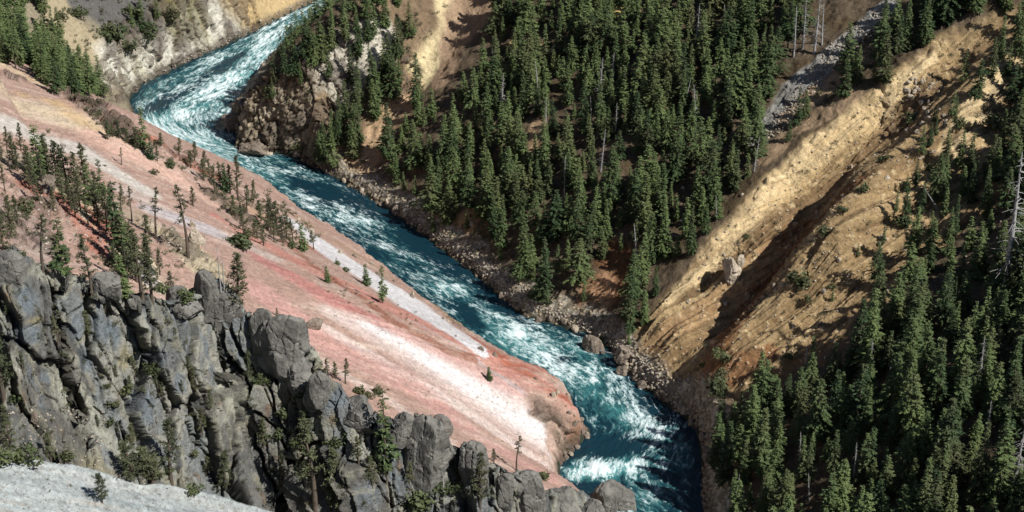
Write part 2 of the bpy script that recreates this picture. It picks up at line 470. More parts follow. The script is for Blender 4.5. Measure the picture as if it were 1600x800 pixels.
# the white chute by the water with its brown lip
S([(460, 348), (536, 406), (616, 456), (690, 508), (752, 552)], [16, 52, 66, 54, 14], (228, 225, 226), 1.0, 0.3)
S([(440, 326), (520, 372), (600, 425), (680, 478), (728, 515)], [5, 5, 6, 9, 10], (168, 140, 104), 1.0, 0.5)
S([(450, 350), (520, 400), (600, 450), (640, 478)], [7, 8, 9, 5], (150, 108, 80), 0.0, 0.6)
S([(445, 378), (520, 436), (610, 500), (700, 548), (740, 560)], [10, 12, 12, 12, 8], (164, 104, 80), 0.9, 0.6)
S([(735, 524), (790, 562), (850, 602), (888, 626)], [8, 12, 14, 12], (184, 104, 76), 0.9)
# knob where the slope meets the river
S([(860, 640), (890, 670), (870, 715)], [34, 34, 24], (196, 156, 134), 0.9, 0.6, False)
S([(850, 650), (885, 685), (880, 715)], [20, 20, 12], (178, 150, 124), 0.5, 1.0, False)
mix((128, 108, 88), LS * stroke_mask([(850, 640), (890, 680), (875, 725)], [24, 28, 18], .6, False) * sstep(0, .35, fbm(Tn / 1.2, D / 6, octv=3, seed=71)) * .8)
S([(905, 680), (890, 730)], [12, 10], (176, 128, 96), 0.9)
# broken ground left of the slope
S([(-60, 230), (40, 255), (130, 290), (230, 350)], [34, 34, 34, 28], (178, 156, 130), 0.9, 0.8, False)
S([(60, 295), (130, 330), (170, 390)], [26, 34, 30], (196, 120, 98), 0.9, 0.5, False)
S([(-40, 300), (20, 340), (60, 400)], [30, 36, 30], (176, 150, 138), 0.9, 0.6, False)
S([(125, 330), (190, 380), (240, 440)], [10, 20, 24], (222, 204, 164), 0.95, 0.5, False)
S([(100, 300), (150, 330)], [10, 12], (224, 206, 158), 0.7, 0.5, False)
S([(160, 350), (176, 372)], [18, 18], (182, 100, 84), 0.9, 0.4, False)
S([(210, 410), (240, 440)], [18, 20], (196, 184, 190), 0.8, 0.5, False)
S([(255, 360), (300, 395), (330, 430)], [20, 34, 30], (212, 196, 156), 0.9, 0.5, False)
S([(345, 310), (385, 340)], [24, 24], (156, 132, 110), 1.0, 0.5, False)
S([(395, 330), (420, 345)], [16, 16], (196, 156, 122), 0.8, 0.5, False)
S([(110, 140), (150, 170), (200, 215)], [16, 24, 22], (146, 116, 98), 1.0, 0.5, False)
S([(215, 210), (280, 250), (350, 285)], [10, 13, 9], (190, 104, 74), 0.9, 0.5, False)
lsm = (LS * 0.20)[..., None]
grey_ = COL.mean(axis=2, keepdims=True) * np.array([1.04, 1.0, .95])
COL = COL * (1 - lsm) + grey_ * lsm
mix((226, 212, 196), LS * sstep(0.0, 0.5, fbm(Tn / 2.0, D / 9.0, octv=4, seed=27, gain=.7)) * 0.35)
mix((150, 118, 92), LS * sstep(0.2, 0.7, fbm(X / 3.0, Y / 3.0, Z / 3.0, octv=4, seed=29, gain=.7)) * (0.12 + .4 * sstep(330, 180, PXV + 0 * X)))
mix((232, 222, 210), LS * sstep(0.42, 0.75, streak2) * 0.28)
mix((170, 112, 94), LS * sstep(0.42, 0.75, -streak2) * 0.15)
# banks: grey brown boulder strip along the water
bank_w = 3.6 + 3.0 * blot
mix((138, 130, 116), rightslope * (1 - sstep(bank_w, bank_w + 3, dRv)))
mix((190, 184, 170), rightslope * (1 - sstep(bank_w, bank_w + 3, dRv)) * sstep(0.0, 0.4, fine))
mix((170, 158, 136), rightslope * stroke_mask([(400, 190), (450, 210), (500, 205)], [34, 40, 30], .8, False) * .6)
mix((90, 80, 68), (~wet) * (1 - sstep(0.6, 1.8, dbank)) * 0.8)
mix((60, 66, 56), wet * 1.0)

# ---- rock displacement
ROCK = np.zeros(X.shape)
def rock_stroke(pts, wd, amp, soft=0.6):
    global ROCK
    ROCK = np.maximum(ROCK, stroke_mask(pts, wd, soft, False) * amp * (~wet))
rock_stroke([(405, 190), (450, 205), (490, 200)], [40, 46, 40], 1.0)
rock_stroke([(440, 140), (500, 115), (540, 90)], [36, 44, 26], 0.8)
rock_stroke([(640, 115), (635, 130)], [18, 18], 0.8)
rock_stroke([(170, 140), (240, 105), (330, 62), (400, 42)], [24, 38, 40, 16], 0.85)
rock_stroke([(105, 130), (150, 170), (200, 205)], [14, 26, 22], 1.0)
rock_stroke([(240, 225), (300, 255), (350, 285)], [8, 10, 8], 0.6)
rock_stroke([(345, 310), (385, 345), (430, 360)], [24, 24, 10], 0.9)
rock_stroke([(0, 110), (30, 125)], [16, 12], 0.7)
rock_stroke([(60, 300), (30, 360), (100, 400)], [30, 36, 24], 0.55)
rock_stroke([(255, 360), (300, 395), (335, 425)], [20, 36, 30], 0.8)
rock_stroke([(850, 645), (885, 680), (880, 715)], [22, 24, 16], 0.6, 1.2)
rock_stroke([(690, 488), (730, 520)], [6, 6], 0.5)
rock_stroke([(1140, 405), (1160, 385)], [14, 12], 0.4)
rock_stroke([(1400, 190), (1480, 130)], [30, 26], 0.3)
rock_stroke([(1560, 180), (1600, 140)], [30, 30], 0.5)
rock_stroke([(1180, 215), (1240, 142), (1300, 84), (1380, 20)], [12, 16, 15, 12], 0.28)
N = grid_normals(X, Y, Z)
slope_up = N[..., 2]
# grey cliff: tall slabs split by dark cracks
m = CLIFF > 0.02
xs_, ys_, zs_ = X[m], Y[m], Z[m]
along = xs_ * 0.96 + ys_ * 0.28; acr = -xs_ * 0.28 + ys_ * 0.96
wa = 1.6 * fbm(along / 6, zs_ / 6, acr / 6, octv=3, seed=61); wb = 1.6 * fbm(along / 6, zs_ / 6, acr / 6, octv=3, seed=66)
f1, gap, cid, tl1 = voronoi3((along + 1.3 * wa + 0.12 * zs_) / 8.0, (acr + wb) / 22.0, (zs_ + 2 * wb) / 26.0, seed=70, tilt=True)
f1b, gapb, cidb, tl2 = voronoi3((along + wb * .8 + .1 * zs_) / 3.4, (acr + wa * .8) / 9.0, (zs_ + wa) / 9.0, seed=80, tilt=True)
f1c, gapc, cidc, tl3 = voronoi3((along + .3 * wa) / 1.1, acr / 4.0, (zs_ + .3 * wb) / 2.2, seed=85, tilt=True)
crack = 1 - sstep(0.015, 0.06, gap); crackb = 1 - sstep(0.0, 0.06, gapb)
dk = (cid - 0.5) * 3.0 + 3.2 * tl1 + (cidb - 0.5) * 0.9 + 1.0 * tl2 + (cidc - .5) * .15 + .22 * tl3 - 2.6 * crack * sstep(.15, .3, cidb) - 0.7 * crackb * (cidb > .35) + 0.42 * fbm(along / 2.2, acr / 6.0, zs_ / 3.6, octv=4, seed=88, gain=.55) - .2 * (1 - sstep(0, .08, gapc))
pxm, pym = PXV[m] + 5 * fbm(along / 3, zs_ / 3, octv=3, seed=64), PYV[m] + 5 * fbm(along / 3 + 9, zs_ / 3, octv=3, seed=65)
FISS = [([(62, 450), (66, 500), (70, 545), (84, 575)], 5), ([(82, 455), (88, 510), (84, 530), (100, 570), (112, 612), (122, 650)], 5), ([(138, 470), (139, 520), (145, 560), (158, 590)], 7), ([(108, 560), (106, 590), (120, 625), (132, 648)], 6),
        ([(230, 545), (244, 592), (262, 640), (268, 665)], 5), ([(246, 548), (258, 600), (275, 640)], 3), ([(296, 560), (302, 610), (304, 645)], 9), ([(358, 496), (366, 530), (378, 558), (392, 590)], 6), ([(360, 560), (376, 590), (392, 612)], 8),
        ([(428, 500), (426, 545), (440, 560)], 5), ([(190, 660), (192, 700)], 3), ([(400, 640), (430, 665), (450, 700)], 3), ([(425, 565), (432, 600)], 5), ([(570, 660), (574, 700)], 4), ([(640, 690), (646, 730)], 3), ([(698, 650), (704, 740)], 4),
        ([(305, 650), (318, 700)], 4), ([(5, 410), (12, 440)], 4), ([(330, 440), (332, 500)], 4), ([(470, 640), (476, 700), (490, 740)], 4), ([(540, 680), (530, 740)], 4), ([(240, 500), (246, 530)], 4), ([(590, 600), (600, 660)], 3), ([(765, 730), (770, 790)], 4)]
fis = np.zeros(pxm.shape)
for P_, w_ in FISS:
    d_, _ = poly_dist(pxm, pym, P_)
    fis = np.maximum(fis, np.exp(-(d_ / (w_ * .60)) ** 6))
dk = dk - 4.2 * fis
DISP = np.zeros(X.shape); DISP[m] = dk * CLIFF[m]
# other rock
m2 = (ROCK > 0.02) & ~m
x2, y2, z2 = X[m2], Y[m2], Z[m2]
w2_ = 1.2 * fbm(x2 / 5, y2 / 5, z2 / 5, octv=2, seed=161)
f1d, gapd, cidd = voronoi3((x2 + w2_) / 3.4, (y2 - w2_) / 3.4, (z2 + w2_) / 9.0, seed=170)
f1e, gape, cide = voronoi3(x2 / 1.4, y2 / 1.4, z2 / 1.8, seed=180)
dk2 = (cidd - 0.45) * 3.2 + (cide - .5) * 1.0 - 1.0 * (1 - sstep(0, .12, gapd)) - .4 * (1 - sstep(0, .12, gape))
DISP[m2] += dk2 * ROCK[m2]
rel2 = ROCK[m2]
# loose ground everywhere else
rest = 1 - np.clip(CLIFF + ROCK, 0, 1)
forestness = rightslope * (1 - SL)
DISP += rest * (~wet) * (0.10 + 0.9 * forestness) * fbm(X / 4.0, Y / 4.0, octv=3, seed=201) * sstep(0, 4, dbank)
DISP += rest * (~wet) * LS * (1 - PALE) * (0.45 * streak + 0.14 * streak2 + 0.16 * fine) * sstep(0, 8, dbank)
gul = 1 - np.abs(fbm(Tn / 9.0, D / 60.0, octv=3, seed=211, gain=.55)) * 2.2
DISP += SL * (1.3 * sstep(0.2, 1.0, gul) * sstep(.6, 1, SL) + 1.1 * streak + 0.9 * streak2 + 0.30 * fine + 0.9 * fbm(X / 7, Y / 7, Z / 7, octv=3, seed=205)) * sstep(2, 12, dbank)
f1s, gaps, cids = voronoi3(X / 0.9, Y / 0.9, Z / 0.9, seed=222)
stones = SL * (cids > 0.9) * sstep(0.45, 0.1, f1s) + rightslope * (1 - sstep(4, 6.5, dRv)) * sstep(0.5, 0.1, f1s) * (0.5 + cids)
DISP += stones * 0.55 * (~wet)
DISP += PALE * (0.45 * streak + 0.16 * fine + .2 * blot)
DISP += (CLIFF < .02) * LS * (dLv < 9) * (0.9 * fbm(X / 2.6, Y / 2.6, Z / 2.6, octv=3, seed=231)) * sstep(0, 2, dLv)
mix((226, 204, 168), np.clip(stones * 1.2, 0, 0.8) * (~wet))
# colours of the grey cliff
CC = np.zeros((xs_.size, 3)); CC[:] = lin((160, 164, 162))
def cm(c, k):
    global CC
    k = np.clip(k, 0, 1)[:, None]; CC = CC * (1 - k) + lin(c) * k
cm((122, 118, 110), sstep(0.6, 0.8, cid) * .8)
cm((140, 146, 148), sstep(0.35, 0.1, cid) * sstep(0.1, 0.35, gap) * 0.9)
n3 = fbm(along / 3, acr / 3, zs_ / 5, octv=4, seed=301, gain=.6)
n4 = fbm(along / 7, acr / 7, zs_ / 12, octv=3, seed=305)
cm((146, 154, 158), sstep(0.15, 0.35, n4) * sstep(0.08, 0.25, gap) * (zs_ > 30) * 0.7)
cm((186, 182, 160), (1 - sstep(0.03, 0.20, gap)) * sstep(-0.25, 0.15, n3) * (1 - crack) * 0.85)
cm((142, 130, 114), sstep(0.15, 0.5, n3) * 0.5)
cm((92, 90, 86), sstep(0.1, 0.5, -n3) * 0.55)
cm((178, 176, 156), sstep(0.15, 0.45, -n4) * sstep(0.0, 0.3, n3) * 0.6)
cm((188, 186, 172), sstep(0.30, 0.62, fbm(along / 5 + zs_ / 30, zs_ / 14, octv=4, seed=311, gain=.65) + .25) * 0.75)
cm((206, 202, 180), (1 - sstep(0.02, 0.10, gapb)) * sstep(-.1, .3, n4) * 0.55)
cm((170, 130, 96), sstep(0.45, 0.62, n3) * 0.4)
def wash(px, py, rx, ry, c, k, ang=0.0):
    a_ = R(ang); dx, dy = pxm - px, pym - py
    cm(c, k * (1 - sstep(.6, 1.25, np.sqrt(((dx * math.cos(a_) + dy * math.sin(a_)) / rx) ** 2 + ((-dx * math.sin(a_) + dy * math.cos(a_)) / ry) ** 2) + .35 * n3)))
for w_ in [(35, 465, 16, 22), (38, 522, 20, 16), (118, 512, 13, 22), (160, 505, 18, 34), (182, 525, 18, 24), (132, 565, 12, 20), (315, 468, 24, 22), (345, 470, 12, 18), (525, 622, 22, 14), (222, 640, 16, 34), (275, 600, 12, 16), (240, 560, 14, 20), (75, 590, 8, 12)]:
    wash(*w_, (146, 156, 162), .8)
for w_ in [(95, 600, 34, 14, 55), (130, 640, 60, 20, 40), (80, 430, 50, 14, 15), (170, 690, 40, 12, 35), (440, 575, 18, 34, 5), (495, 560, 10, 40, -15), (415, 525, 26, 9, 20), (20, 570, 16, 24, 0), (560, 690, 16, 30, 0), (600, 700, 14, 26, 0), (180, 580, 6, 50, 0), (245, 690, 30, 10, 10), (360, 620, 10, 30, -10)]:
    wash(*w_[:4], (204, 202, 184), .75, w_[4])
for w_ in [(500, 595, 20, 30), (470, 560, 10, 20), (450, 620, 14, 26), (205, 560, 10, 20), (48, 500, 14, 5)]:
    wash(*w_, (200, 186, 140), .5)
cm((60, 56, 52), np.maximum(crack * 0.5, fis * .8))
ND = grid_normals(X, Y, Z)[m]
pan = sstep(13, 22, QC[m]) * sstep(0.0, 0.3, n4 + .2)
cm((190, 182, 150), pan * 0.7 * (zs_ > 45))
CC *= (0.84 - 0.30 * crackb * (cidb > .35))[:, None]
k = np.clip(CLIFF[m] * 1.4 * sstep(-0.2, 0.2, CLIFF[m] - 0.45 + 0.3 * n3), 0, 1)[:, None]
COL[m] = COL[m] * (1 - k) + CC * k
# colours of the other outcrops: darker joints, grey faces mixed over the local colour
c2 = COL[m2]
g = np.clip(sstep(0.5, 0.8, cidd) * 0.6, 0, 1)[:, None] * np.clip(rel2 * 1.6, 0, 1)[:, None]
c2 = c2 * (1 - g) + lin((104, 94, 86)) * g
g = ((1 - sstep(0.0, 0.1, gapd)) * 0.6 * np.clip(rel2 * 1.4, 0, 1))[:, None]
c2 = c2 * (1 - g) + lin((84, 70, 60)) * g
COL[m2] = c2
# pale foreground slope
mix((176, 182, 180), PALE)
mix((142, 150, 150), PALE * sstep(0.0, 0.5, streak))
mix((186, 188, 182), PALE * sstep(0.1, 0.5, -streak) * 0.6)
mix((104, 106, 100), PALE * sstep(0.2, 0.5, fbm(X / .8, Y / .8, octv=3, seed=73, gain=.7)) * .5)
mix((190, 160, 128), PALE * sstep(0.35, 0.6, streak2) * 0.35)
mix((120, 116, 100), PALE * sstep(0.4, 0.6, fine) * sstep(.1, .5, blot) * 0.6)
COL *= (1 + 0.16 * fine + 0.10 * blot)[..., None]
COL = COL * (0.80 - 0.05 * LS * (CLIFF < .3) * (1 - PALE))[..., None]
COL = np.clip(COL, 0.004, 0.9)

XD, YD, ZD = X + N[..., 0] * DISP, Y + N[..., 1] * DISP, Z + N[..., 2] * DISP
print('disp', time.time() - T0)

# ---------------------------------------------------------------- mesh helpers
def mesh_np(name, V, F, mats=None, smooth=False):
    """V (n,3); F = list of index arrays (m,k)"""
    me = bpy.data.meshes.new(name)
    V = np.asarray(V, np.float32)
    F = [f for f in (F if isinstance(F, list) else [F]) if len(f)]
    nl = sum(f.size for f in F); nf = sum(len(f) for f in F)
    me.vertices.add(len(V)); me.vertices.foreach_set('co', V.ravel())
    me.loops.add(nl); me.loops.foreach_set('vertex_index', np.concatenate([f.ravel() for f in F]).astype(np.int32))
    me.polygons.add(nf)
    tot = np.concatenate([np.full(len(f), f.shape[1]) for f in F])
    st = np.concatenate([[0], np.cumsum(tot)[:-1]])
    me.polygons.foreach_set('loop_start', st.astype(np.int32))
    if smooth: me.polygons.foreach_set('use_smooth', np.ones(nf, bool))
    me.update(calc_edges=True)
    if mats: me.materials.append(mats)
    return me
def link(name, me, parent=None):
    o = bpy.data.objects.new(name, me)
    C.objects.link(o)
    if parent is not None: o.parent = parent
    return o
def tag(o, label=None, cat=None, group=None, kind=None):
    if label: o['label'] = label
    if cat: o['category'] = cat
    if group: o['group'] = group
    if kind: o['kind'] = kind
    return o
def grid_faces(nr, nc):
    i = np.arange(nr - 1)[:, None] * nc + np.arange(nc - 1)[None, :]
    return np.stack([i, i + 1, i + nc + 1, i + nc], -1).reshape(-1, 4)
def vcol(me, name, arr):
    a = me.color_attributes.new(name, 'FLOAT_COLOR', 'POINT')
    buf = np.ones((len(arr), 4), np.float32); buf[:, :arr.shape[1]] = arr
    a.data.foreach_set('color', buf.ravel())
def fattr(me, name, arr):
    a = me.attributes.new(name, 'FLOAT', 'POINT'); a.data.foreach_set('value', np.asarray(arr, np.float32).ravel())

# ---------------------------------------------------------------- materials
def new_mat(name):
    m = bpy.data.materials.new(name); m.use_nodes = True
    n = m.node_tree.nodes; b = n['Principled BSDF']
    b.inputs['Roughness'].default_value = 0.9
    b.inputs['Specular IOR Level'].default_value = 0.2
    return m, n, m.node_tree.links, b
def noise_node(n, l, scale, detail=6, rough=0.6, coord=None):
    t = n.new('ShaderNodeTexNoise'); t.inputs['Scale'].default_value = scale
    t.inputs['Detail'].default_value = detail; t.inputs['Roughness'].default_value = rough
    if coord is not None: l.new(coord, t.inputs['Vector'])
    return t
def mrange(n, l, src, a, b, c, d):
    r = n.new('ShaderNodeMapRange'); l.new(src, r.inputs[0])
    for i, v in enumerate((a, b, c, d)): r.inputs[i + 1].default_value = v
    return r.outputs[0]
def ground_mat():
    m, n, l, b = new_mat('ground_soil_and_rock')
    at = n.new('ShaderNodeVertexColor'); at.layer_name = 'Col'
    geo = n.new('ShaderNodeNewGeometry')
    t1 = noise_node(n, l, 0.9, 8, 0.68, geo.outputs['Position'])
    t2 = noise_node(n, l, 4.0, 6, 0.7, geo.outputs['Position'])
    v = n.new('ShaderNodeMath'); v.operation = 'MULTIPLY'
    l.new(mrange(n, l, t1.outputs[0], 0.3, 0.7, 0.68, 1.28), v.inputs[0]); l.new(mrange(n, l, t2.outputs[0], 0.3, 0.7, 0.72, 1.26), v.inputs[1])
    vo = n.new('ShaderNodeTexVoronoi'); vo.inputs['Scale'].default_value = 1.1; l.new(geo.outputs['Position'], vo.inputs['Vector'])
    t3 = noise_node(n, l, 0.22, 5, 0.7, geo.outputs['Position'])
    spk = n.new('ShaderNodeMath'); spk.operation = 'MULTIPLY'
    l.new(mrange(n, l, vo.outputs['Distance'], 0.12, 0.30, 1, 0), spk.inputs[0]); l.new(mrange(n, l, t3.outputs[0], 0.48, 0.62, 0, 0.55), spk.inputs[1])
    sb = n.new('ShaderNodeMath'); sb.operation = 'SUBTRACT'; sb.inputs[0].default_value = 1.0; l.new(spk.outputs[0], sb.inputs[1])
    v0 = v; v = n.new('ShaderNodeMath'); v.operation = 'MULTIPLY'; l.new(v0.outputs[0], v.inputs[0]); l.new(sb.outputs[0], v.inputs[1])
    mx = n.new('ShaderNodeVectorMath'); mx.operation = 'SCALE'
    l.new(at.outputs[0], mx.inputs[0]); l.new(v.outputs[0], mx.inputs['Scale'])
    l.new(mx.outputs[0], b.inputs['Base Color'])
    ad = n.new('ShaderNodeMath'); ad.operation = 'ADD'
    l.new(t1.outputs[0], ad.inputs[0])
    mm = n.new('ShaderNodeMath'); mm.operation = 'MULTIPLY'; mm.inputs[1].default_value = 0.35
    l.new(t2.outputs[0], mm.inputs[0]); l.new(mm.outputs[0], ad.inputs[1])
    bp = n.new('ShaderNodeBump'); bp.inputs['Distance'].default_value = 0.8
    rk = n.new('ShaderNodeAttribute'); rk.attribute_name = 'rocky'
    l.new(mrange(n, l, rk.outputs['Fac'], 0, 1, 0.45, 1.0), bp.inputs['Strength'])
    l.new(ad.outputs[0], bp.inputs['Height']); l.new(bp.outputs[0], b.inputs['Normal'])
    b.inputs['Roughness'].default_value = 0.95
    b.inputs['Specular IOR Level'].default_value = 0.1
    return m
GM = ground_mat()
V = np.stack([XD, YD, ZD], -1).reshape(-1, 3)
me = mesh_np('ground', V, grid_faces(NR, NCOL), GM, smooth=True)
vcol(me, 'Col', COL.reshape(-1, 3))
fattr(me, 'rocky', np.clip(CLIFF + ROCK + 0.5 * SL * 1.0 + 0.4 * forestness, 0, 1))
ground = tag(link('ground', me), kind='structure')
print('ground', time.time() - T0)

# ---------------------------------------------------------------- river
LN, RN = 1500, 190
def resample(P, n):
    s = np.concatenate([[0], np.cumsum(np.hypot(*np.diff(P, axis=0).T))])
    u = np.linspace(0, s[-1], n)
    return np.stack([np.interp(u, s, P[:, 0]), np.interp(u, s, P[:, 1])], -1), u
# pair up the banks: match by pieces so that cross lines stay square to the flow
keyL = [0, 3, 8, 15, 17, 24, 29, 33, 35, 40, nL - 1]
keyR = [0, 3, 6, 11, 13, 18, 24, 27, 29, 33, nR - 1]
Ls, Rs = [], []
for a0, a1, b0, b1 in zip(keyL[:-1], keyL[1:], keyR[:-1], keyR[1:]):
    ln = np.hypot(*np.diff(LB[a0:a1 + 1], axis=0).T).sum() + np.hypot(*np.diff(RB[b0:b1 + 1], axis=0).T).sum()
    k = max(4, int(ln / 1.0))
    p, _ = resample(LB[a0:a1 + 1], k); q_, _ = resample(RB[b0:b1 + 1], k)
    Ls.append(p[:-1]); Rs.append(q_[:-1])
Ls, Rs = np.vstack(Ls), np.vstack(Rs)
for _ in range(10):
    Ls[1:-1] = (Ls[:-2] + 2 * Ls[1:-1] + Ls[2:]) / 4; Rs[1:-1] = (Rs[:-2] + 2 * Rs[1:-1] + Rs[2:]) / 4
mid = (Ls + Rs) / 2
sl = np.concatenate([[0], np.cumsum(np.hypot(*np.diff(mid, axis=0).T))])
uu = np.linspace(0, sl[-1], LN)
Lr = np.stack([np.interp(uu, sl, Ls[:, i]) for i in (0, 1)], -1); Rr = np.stack([np.interp(uu, sl, Rs[:, i]) for i in (0, 1)], -1)
tt = np.linspace(-0.14, 1.14, RN)
WXg = Lr[:, None, 0] * (1 - tt) + Rr[:, None, 0] * tt
WYg = Lr[:, None, 1] * (1 - tt) + Rr[:, None, 1] * tt
SS = np.repeat(uu[:, None], RN, 1); wid = np.hypot(*(Rr - Lr).T)[:, None]
TT = tt[None, :] * wid
PXw, PYw, _ = project(WXg, WYg, 0 * WXg)
def blob(cx, cy, rx, ry, ang=0.0):
    a = R(ang); dx, dy = PXw - cx, PYw - cy
    u_, v_ = dx * math.cos(a) + dy * math.sin(a), -dx * math.sin(a) + dy * math.cos(a)
    return np.exp(-((u_ / rx) ** 2 + (v_ / ry) ** 2))
# how broken the water is along its course: the rapids stand where the bed does (plan positions found from the photo)
turb = 0.46 + 0.13 * sstep(300, 200, PYw)
for b_ in [(250, 195, 46, 16, -10, .25), (330, 140, 60, 10, -25, .25), (300, 215, 70, 16, 10, .35), (330, 240, 50, 10, 20, .2), (410, 80, 40, 16, -35, .25), (380, 118, 40, 7, -10, .3), (300, 172, 70, 7, -15, .25), (280, 150, 70, 6, -30, -.25), (340, 195, 50, 6, -5, -.3),
           (440, 290, 50, 10, 30, .15), (560, 345, 50, 7, 10, .25), (700, 452, 30, 12, 10, .35), (640, 365, 60, 12, 25, -.30), (560, 385, 50, 10, 35, -.12),
           (800, 530, 55, 30, 30, .38), (845, 540, 26, 12, 0, .25), (870, 575, 46, 20, 30, .18), (930, 600, 60, 34, 40, .22), (985, 650, 60, 18, 35, .25),
           (950, 697, 46, 13, 0, -.65), (930, 737, 66, 13, -6, .75), (985, 725, 30, 12, -20, .25), (905, 762, 40, 8, 0, -.6), (1010, 775, 26, 34, 0, .2),
           (720, 480, 30, 12, 40, -.1), (1030, 740, 20, 8, 10, -.4), (880, 562, 16, 7, 0, -.4), (960, 620, 20, 8, 40, -.2), (560, 318, 60, 8, 25, -.35), (680, 400, 50, 10, 40, -.4), (790, 480, 50, 9, 38, -.4), (1020, 640, 34, 9, 38, -.35), (610, 350, 30, 8, 30, .15),
           (490, 300, 40, 8, 28, -.3), (400, 265, 40, 6, 15, .2), (740, 500, 24, 10, 40, -.3), (900, 545, 30, 7, 20, .25), (1060, 710, 30, 50, 10, .12), (250, 160, 30, 8, -30, -.3), (350, 100, 40, 6, -30, -.3)]:
    turb += b_[5] * blob(*b_[:5])
turb *= (0.55 + 0.45 * sstep(0.0, 0.1, tt)[None, :] * sstep(1.0, 0.86, tt)[None, :])
wv1 = fbm(SS / 7.0, TT / 4.5, octv=4, seed=401, gain=0.62)
wq = 1.2 * fbm(SS / 5, TT / 5, octv=2, seed=405)
crest_n = 1 - np.abs(fbm((SS + 3 * wq) / 5.0, (TT + 2.0 * wq) / 3.2, octv=4, seed=411, gain=.6)) * 2.6
crest_f = 1 - np.abs(fbm((SS + wq) / 1.9, (TT + wq) / 1.2, octv=3, seed=421, gain=.6)) * 2.6
str_n = fbm(SS / 9.0, TT / 1.0, octv=3, seed=431, gain=.6)
foam_raw = 0.50 * crest_n + 0.28 * crest_f + 0.30 * wv1 + 0.26 * str_n
big_n = fbm((SS + 5 * wq) / 15.0, (TT + 4 * wq) / 8.0, octv=3, seed=441, gain=.6)
foam_raw = foam_raw + 1.15 * big_n
FOAM = 0.72 * turb + 0.34 * foam_raw - 0.03
FOAMSOFT = turb
WZ = 0.42 * wv1 * (0.5 + turb) + 0.30 * np.clip(crest_n, -0.5, 1) * (0.3 + turb) + 0.10 * crest_f + 0.12 * fine.ravel()[0]
WZ = WZ - 0.15
WZ[:, 0] = WZ[:, -1] = -0.8
def water_mat():
    m, n, l, b = new_mat('river_water')
    fa = n.new('ShaderNodeAttribute'); fa.attribute_name = 'foam'
    fs = n.new('ShaderNodeAttribute'); fs.attribute_name = 'churn'
    uv = n.new('ShaderNodeAttribute'); uv.attribute_name = 'flow'
    mp = n.new('ShaderNodeMapping'); mp.inputs['Scale'].default_value = (0.45, 1.0, 1.0)
    l.new(uv.outputs['Vector'], mp.inputs[0])
    t1 = noise_node(n, l, 1.3, 7, 0.7, mp.outputs[0]); t1.inputs['Distortion'].default_value = 0.8
    t2 = noise_node(n, l, 4.5, 4, 0.6, mp.outputs[0])
    def math_(op, a, c):
        k = n.new('ShaderNodeMath'); k.operation = op
        for i, v in enumerate((a, c)):
            if isinstance(v, (int, float)): k.inputs[i].default_value = v
            else: l.new(v, k.inputs[i])
        return k.outputs[0]
    t3 = noise_node(n, l, 0.42, 5, 0.62, mp.outputs[0]); t3.inputs['Distortion'].default_value = 1.6
    t4 = noise_node(n, l, 0.75, 6, 0.62, mp.outputs[0]); t4.inputs['Distortion'].default_value = 2.2
    lace = math_('SUBTRACT', 0.5, math_('MULTIPLY', math_('ABSOLUTE', math_('SUBTRACT', t4.outputs[0], 0.5), 0.0), 5.0))
    f = math_('ADD', fa.outputs['Fac'], math_('MULTIPLY', lace, 0.42))
    f = math_('ADD', f, math_('MULTIPLY', math_('SUBTRACT', t3.outputs[0], 0.5), 1.4))
    f = math_('ADD', f, math_('MULTIPLY', math_('SUBTRACT', t1.outputs[0], 0.5), 0.7))
    foam2 = mrange(n, l, f, 0.60, 1.04, 0, 1)
    c1 = n.new('ShaderNodeMixRGB'); c1.inputs[1].default_value = (0.006, 0.030, 0.045, 1); c1.inputs[2].default_value = (0.10, 0.36, 0.35, 1)
    ch = math_('ADD', math_('ADD', fs.outputs['Fac'], math_('MULTIPLY', f, 0.45)), math_('MULTIPLY', math_('SUBTRACT', t3.outputs[0], 0.5), 0.9))
    l.new(mrange(n, l, ch, 0.58, 1.60, 0, 1), c1.inputs[0])
    c2 = n.new('ShaderNodeMixRGB'); c2.inputs[2].default_value = (0.74, 0.84, 0.84, 1)
    l.new(foam2, c2.inputs[0]); l.new(c1.outputs[0], c2.inputs[1])
    l.new(c2.outputs[0], b.inputs['Base Color'])
    l.new(mrange(n, l, foam2, 0, 1, 0.12, 0.7), b.inputs['Roughness'])
    b.inputs['Specular IOR Level'].default_value = 0.5
    b.inputs['IOR'].default_value = 1.33
    bp = n.new('ShaderNodeBump'); bp.inputs['Distance'].default_value = 0.35; bp.inputs['Strength'].default_value = 0.7
    l.new(math_('ADD', t1.outputs[0], math_('MULTIPLY', t2.outputs[0], 0.35)), bp.inputs['Height'])
    l.new(bp.outputs[0], b.inputs['Normal'])
    return m
me = mesh_np('river', np.stack([WXg, WYg, WZ], -1).reshape(-1, 3), grid_faces(LN, RN), water_mat(), smooth=True)
fattr(me, 'foam', FOAM); fattr(me, 'churn', FOAMSOFT)
a = me.attributes.new('flow', 'FLOAT_VECTOR', 'POINT'); a.data.foreach_set('vector', np.stack([SS, TT, 0 * SS], -1).astype(np.float32).ravel())
river = tag(link('river', me), kind='structure')
print('river', time.time() - T0)
#@@OBJECTS
# ---------------------------------------------------------------- ground lookup
bvh = BVHTree.FromObject(ground, bpy.context.evaluated_depsgraph_get())
EYE = Vector((0, 0, CAM_Z))
def hit_px(px, py):
    d = Vector(ray(px, py))
    h = bvh.ray_cast(EYE, d, 2500)
    return (h[0], h[1]) if h[0] is not None else (None, None)
def drop(x, y):
    h = bvh.ray_cast(Vector((x, y, 700)), Vector((0, 0, -1)), 1500)
    return h[0] if h[0] is not None else None
print('bvh', time.time() - T0)

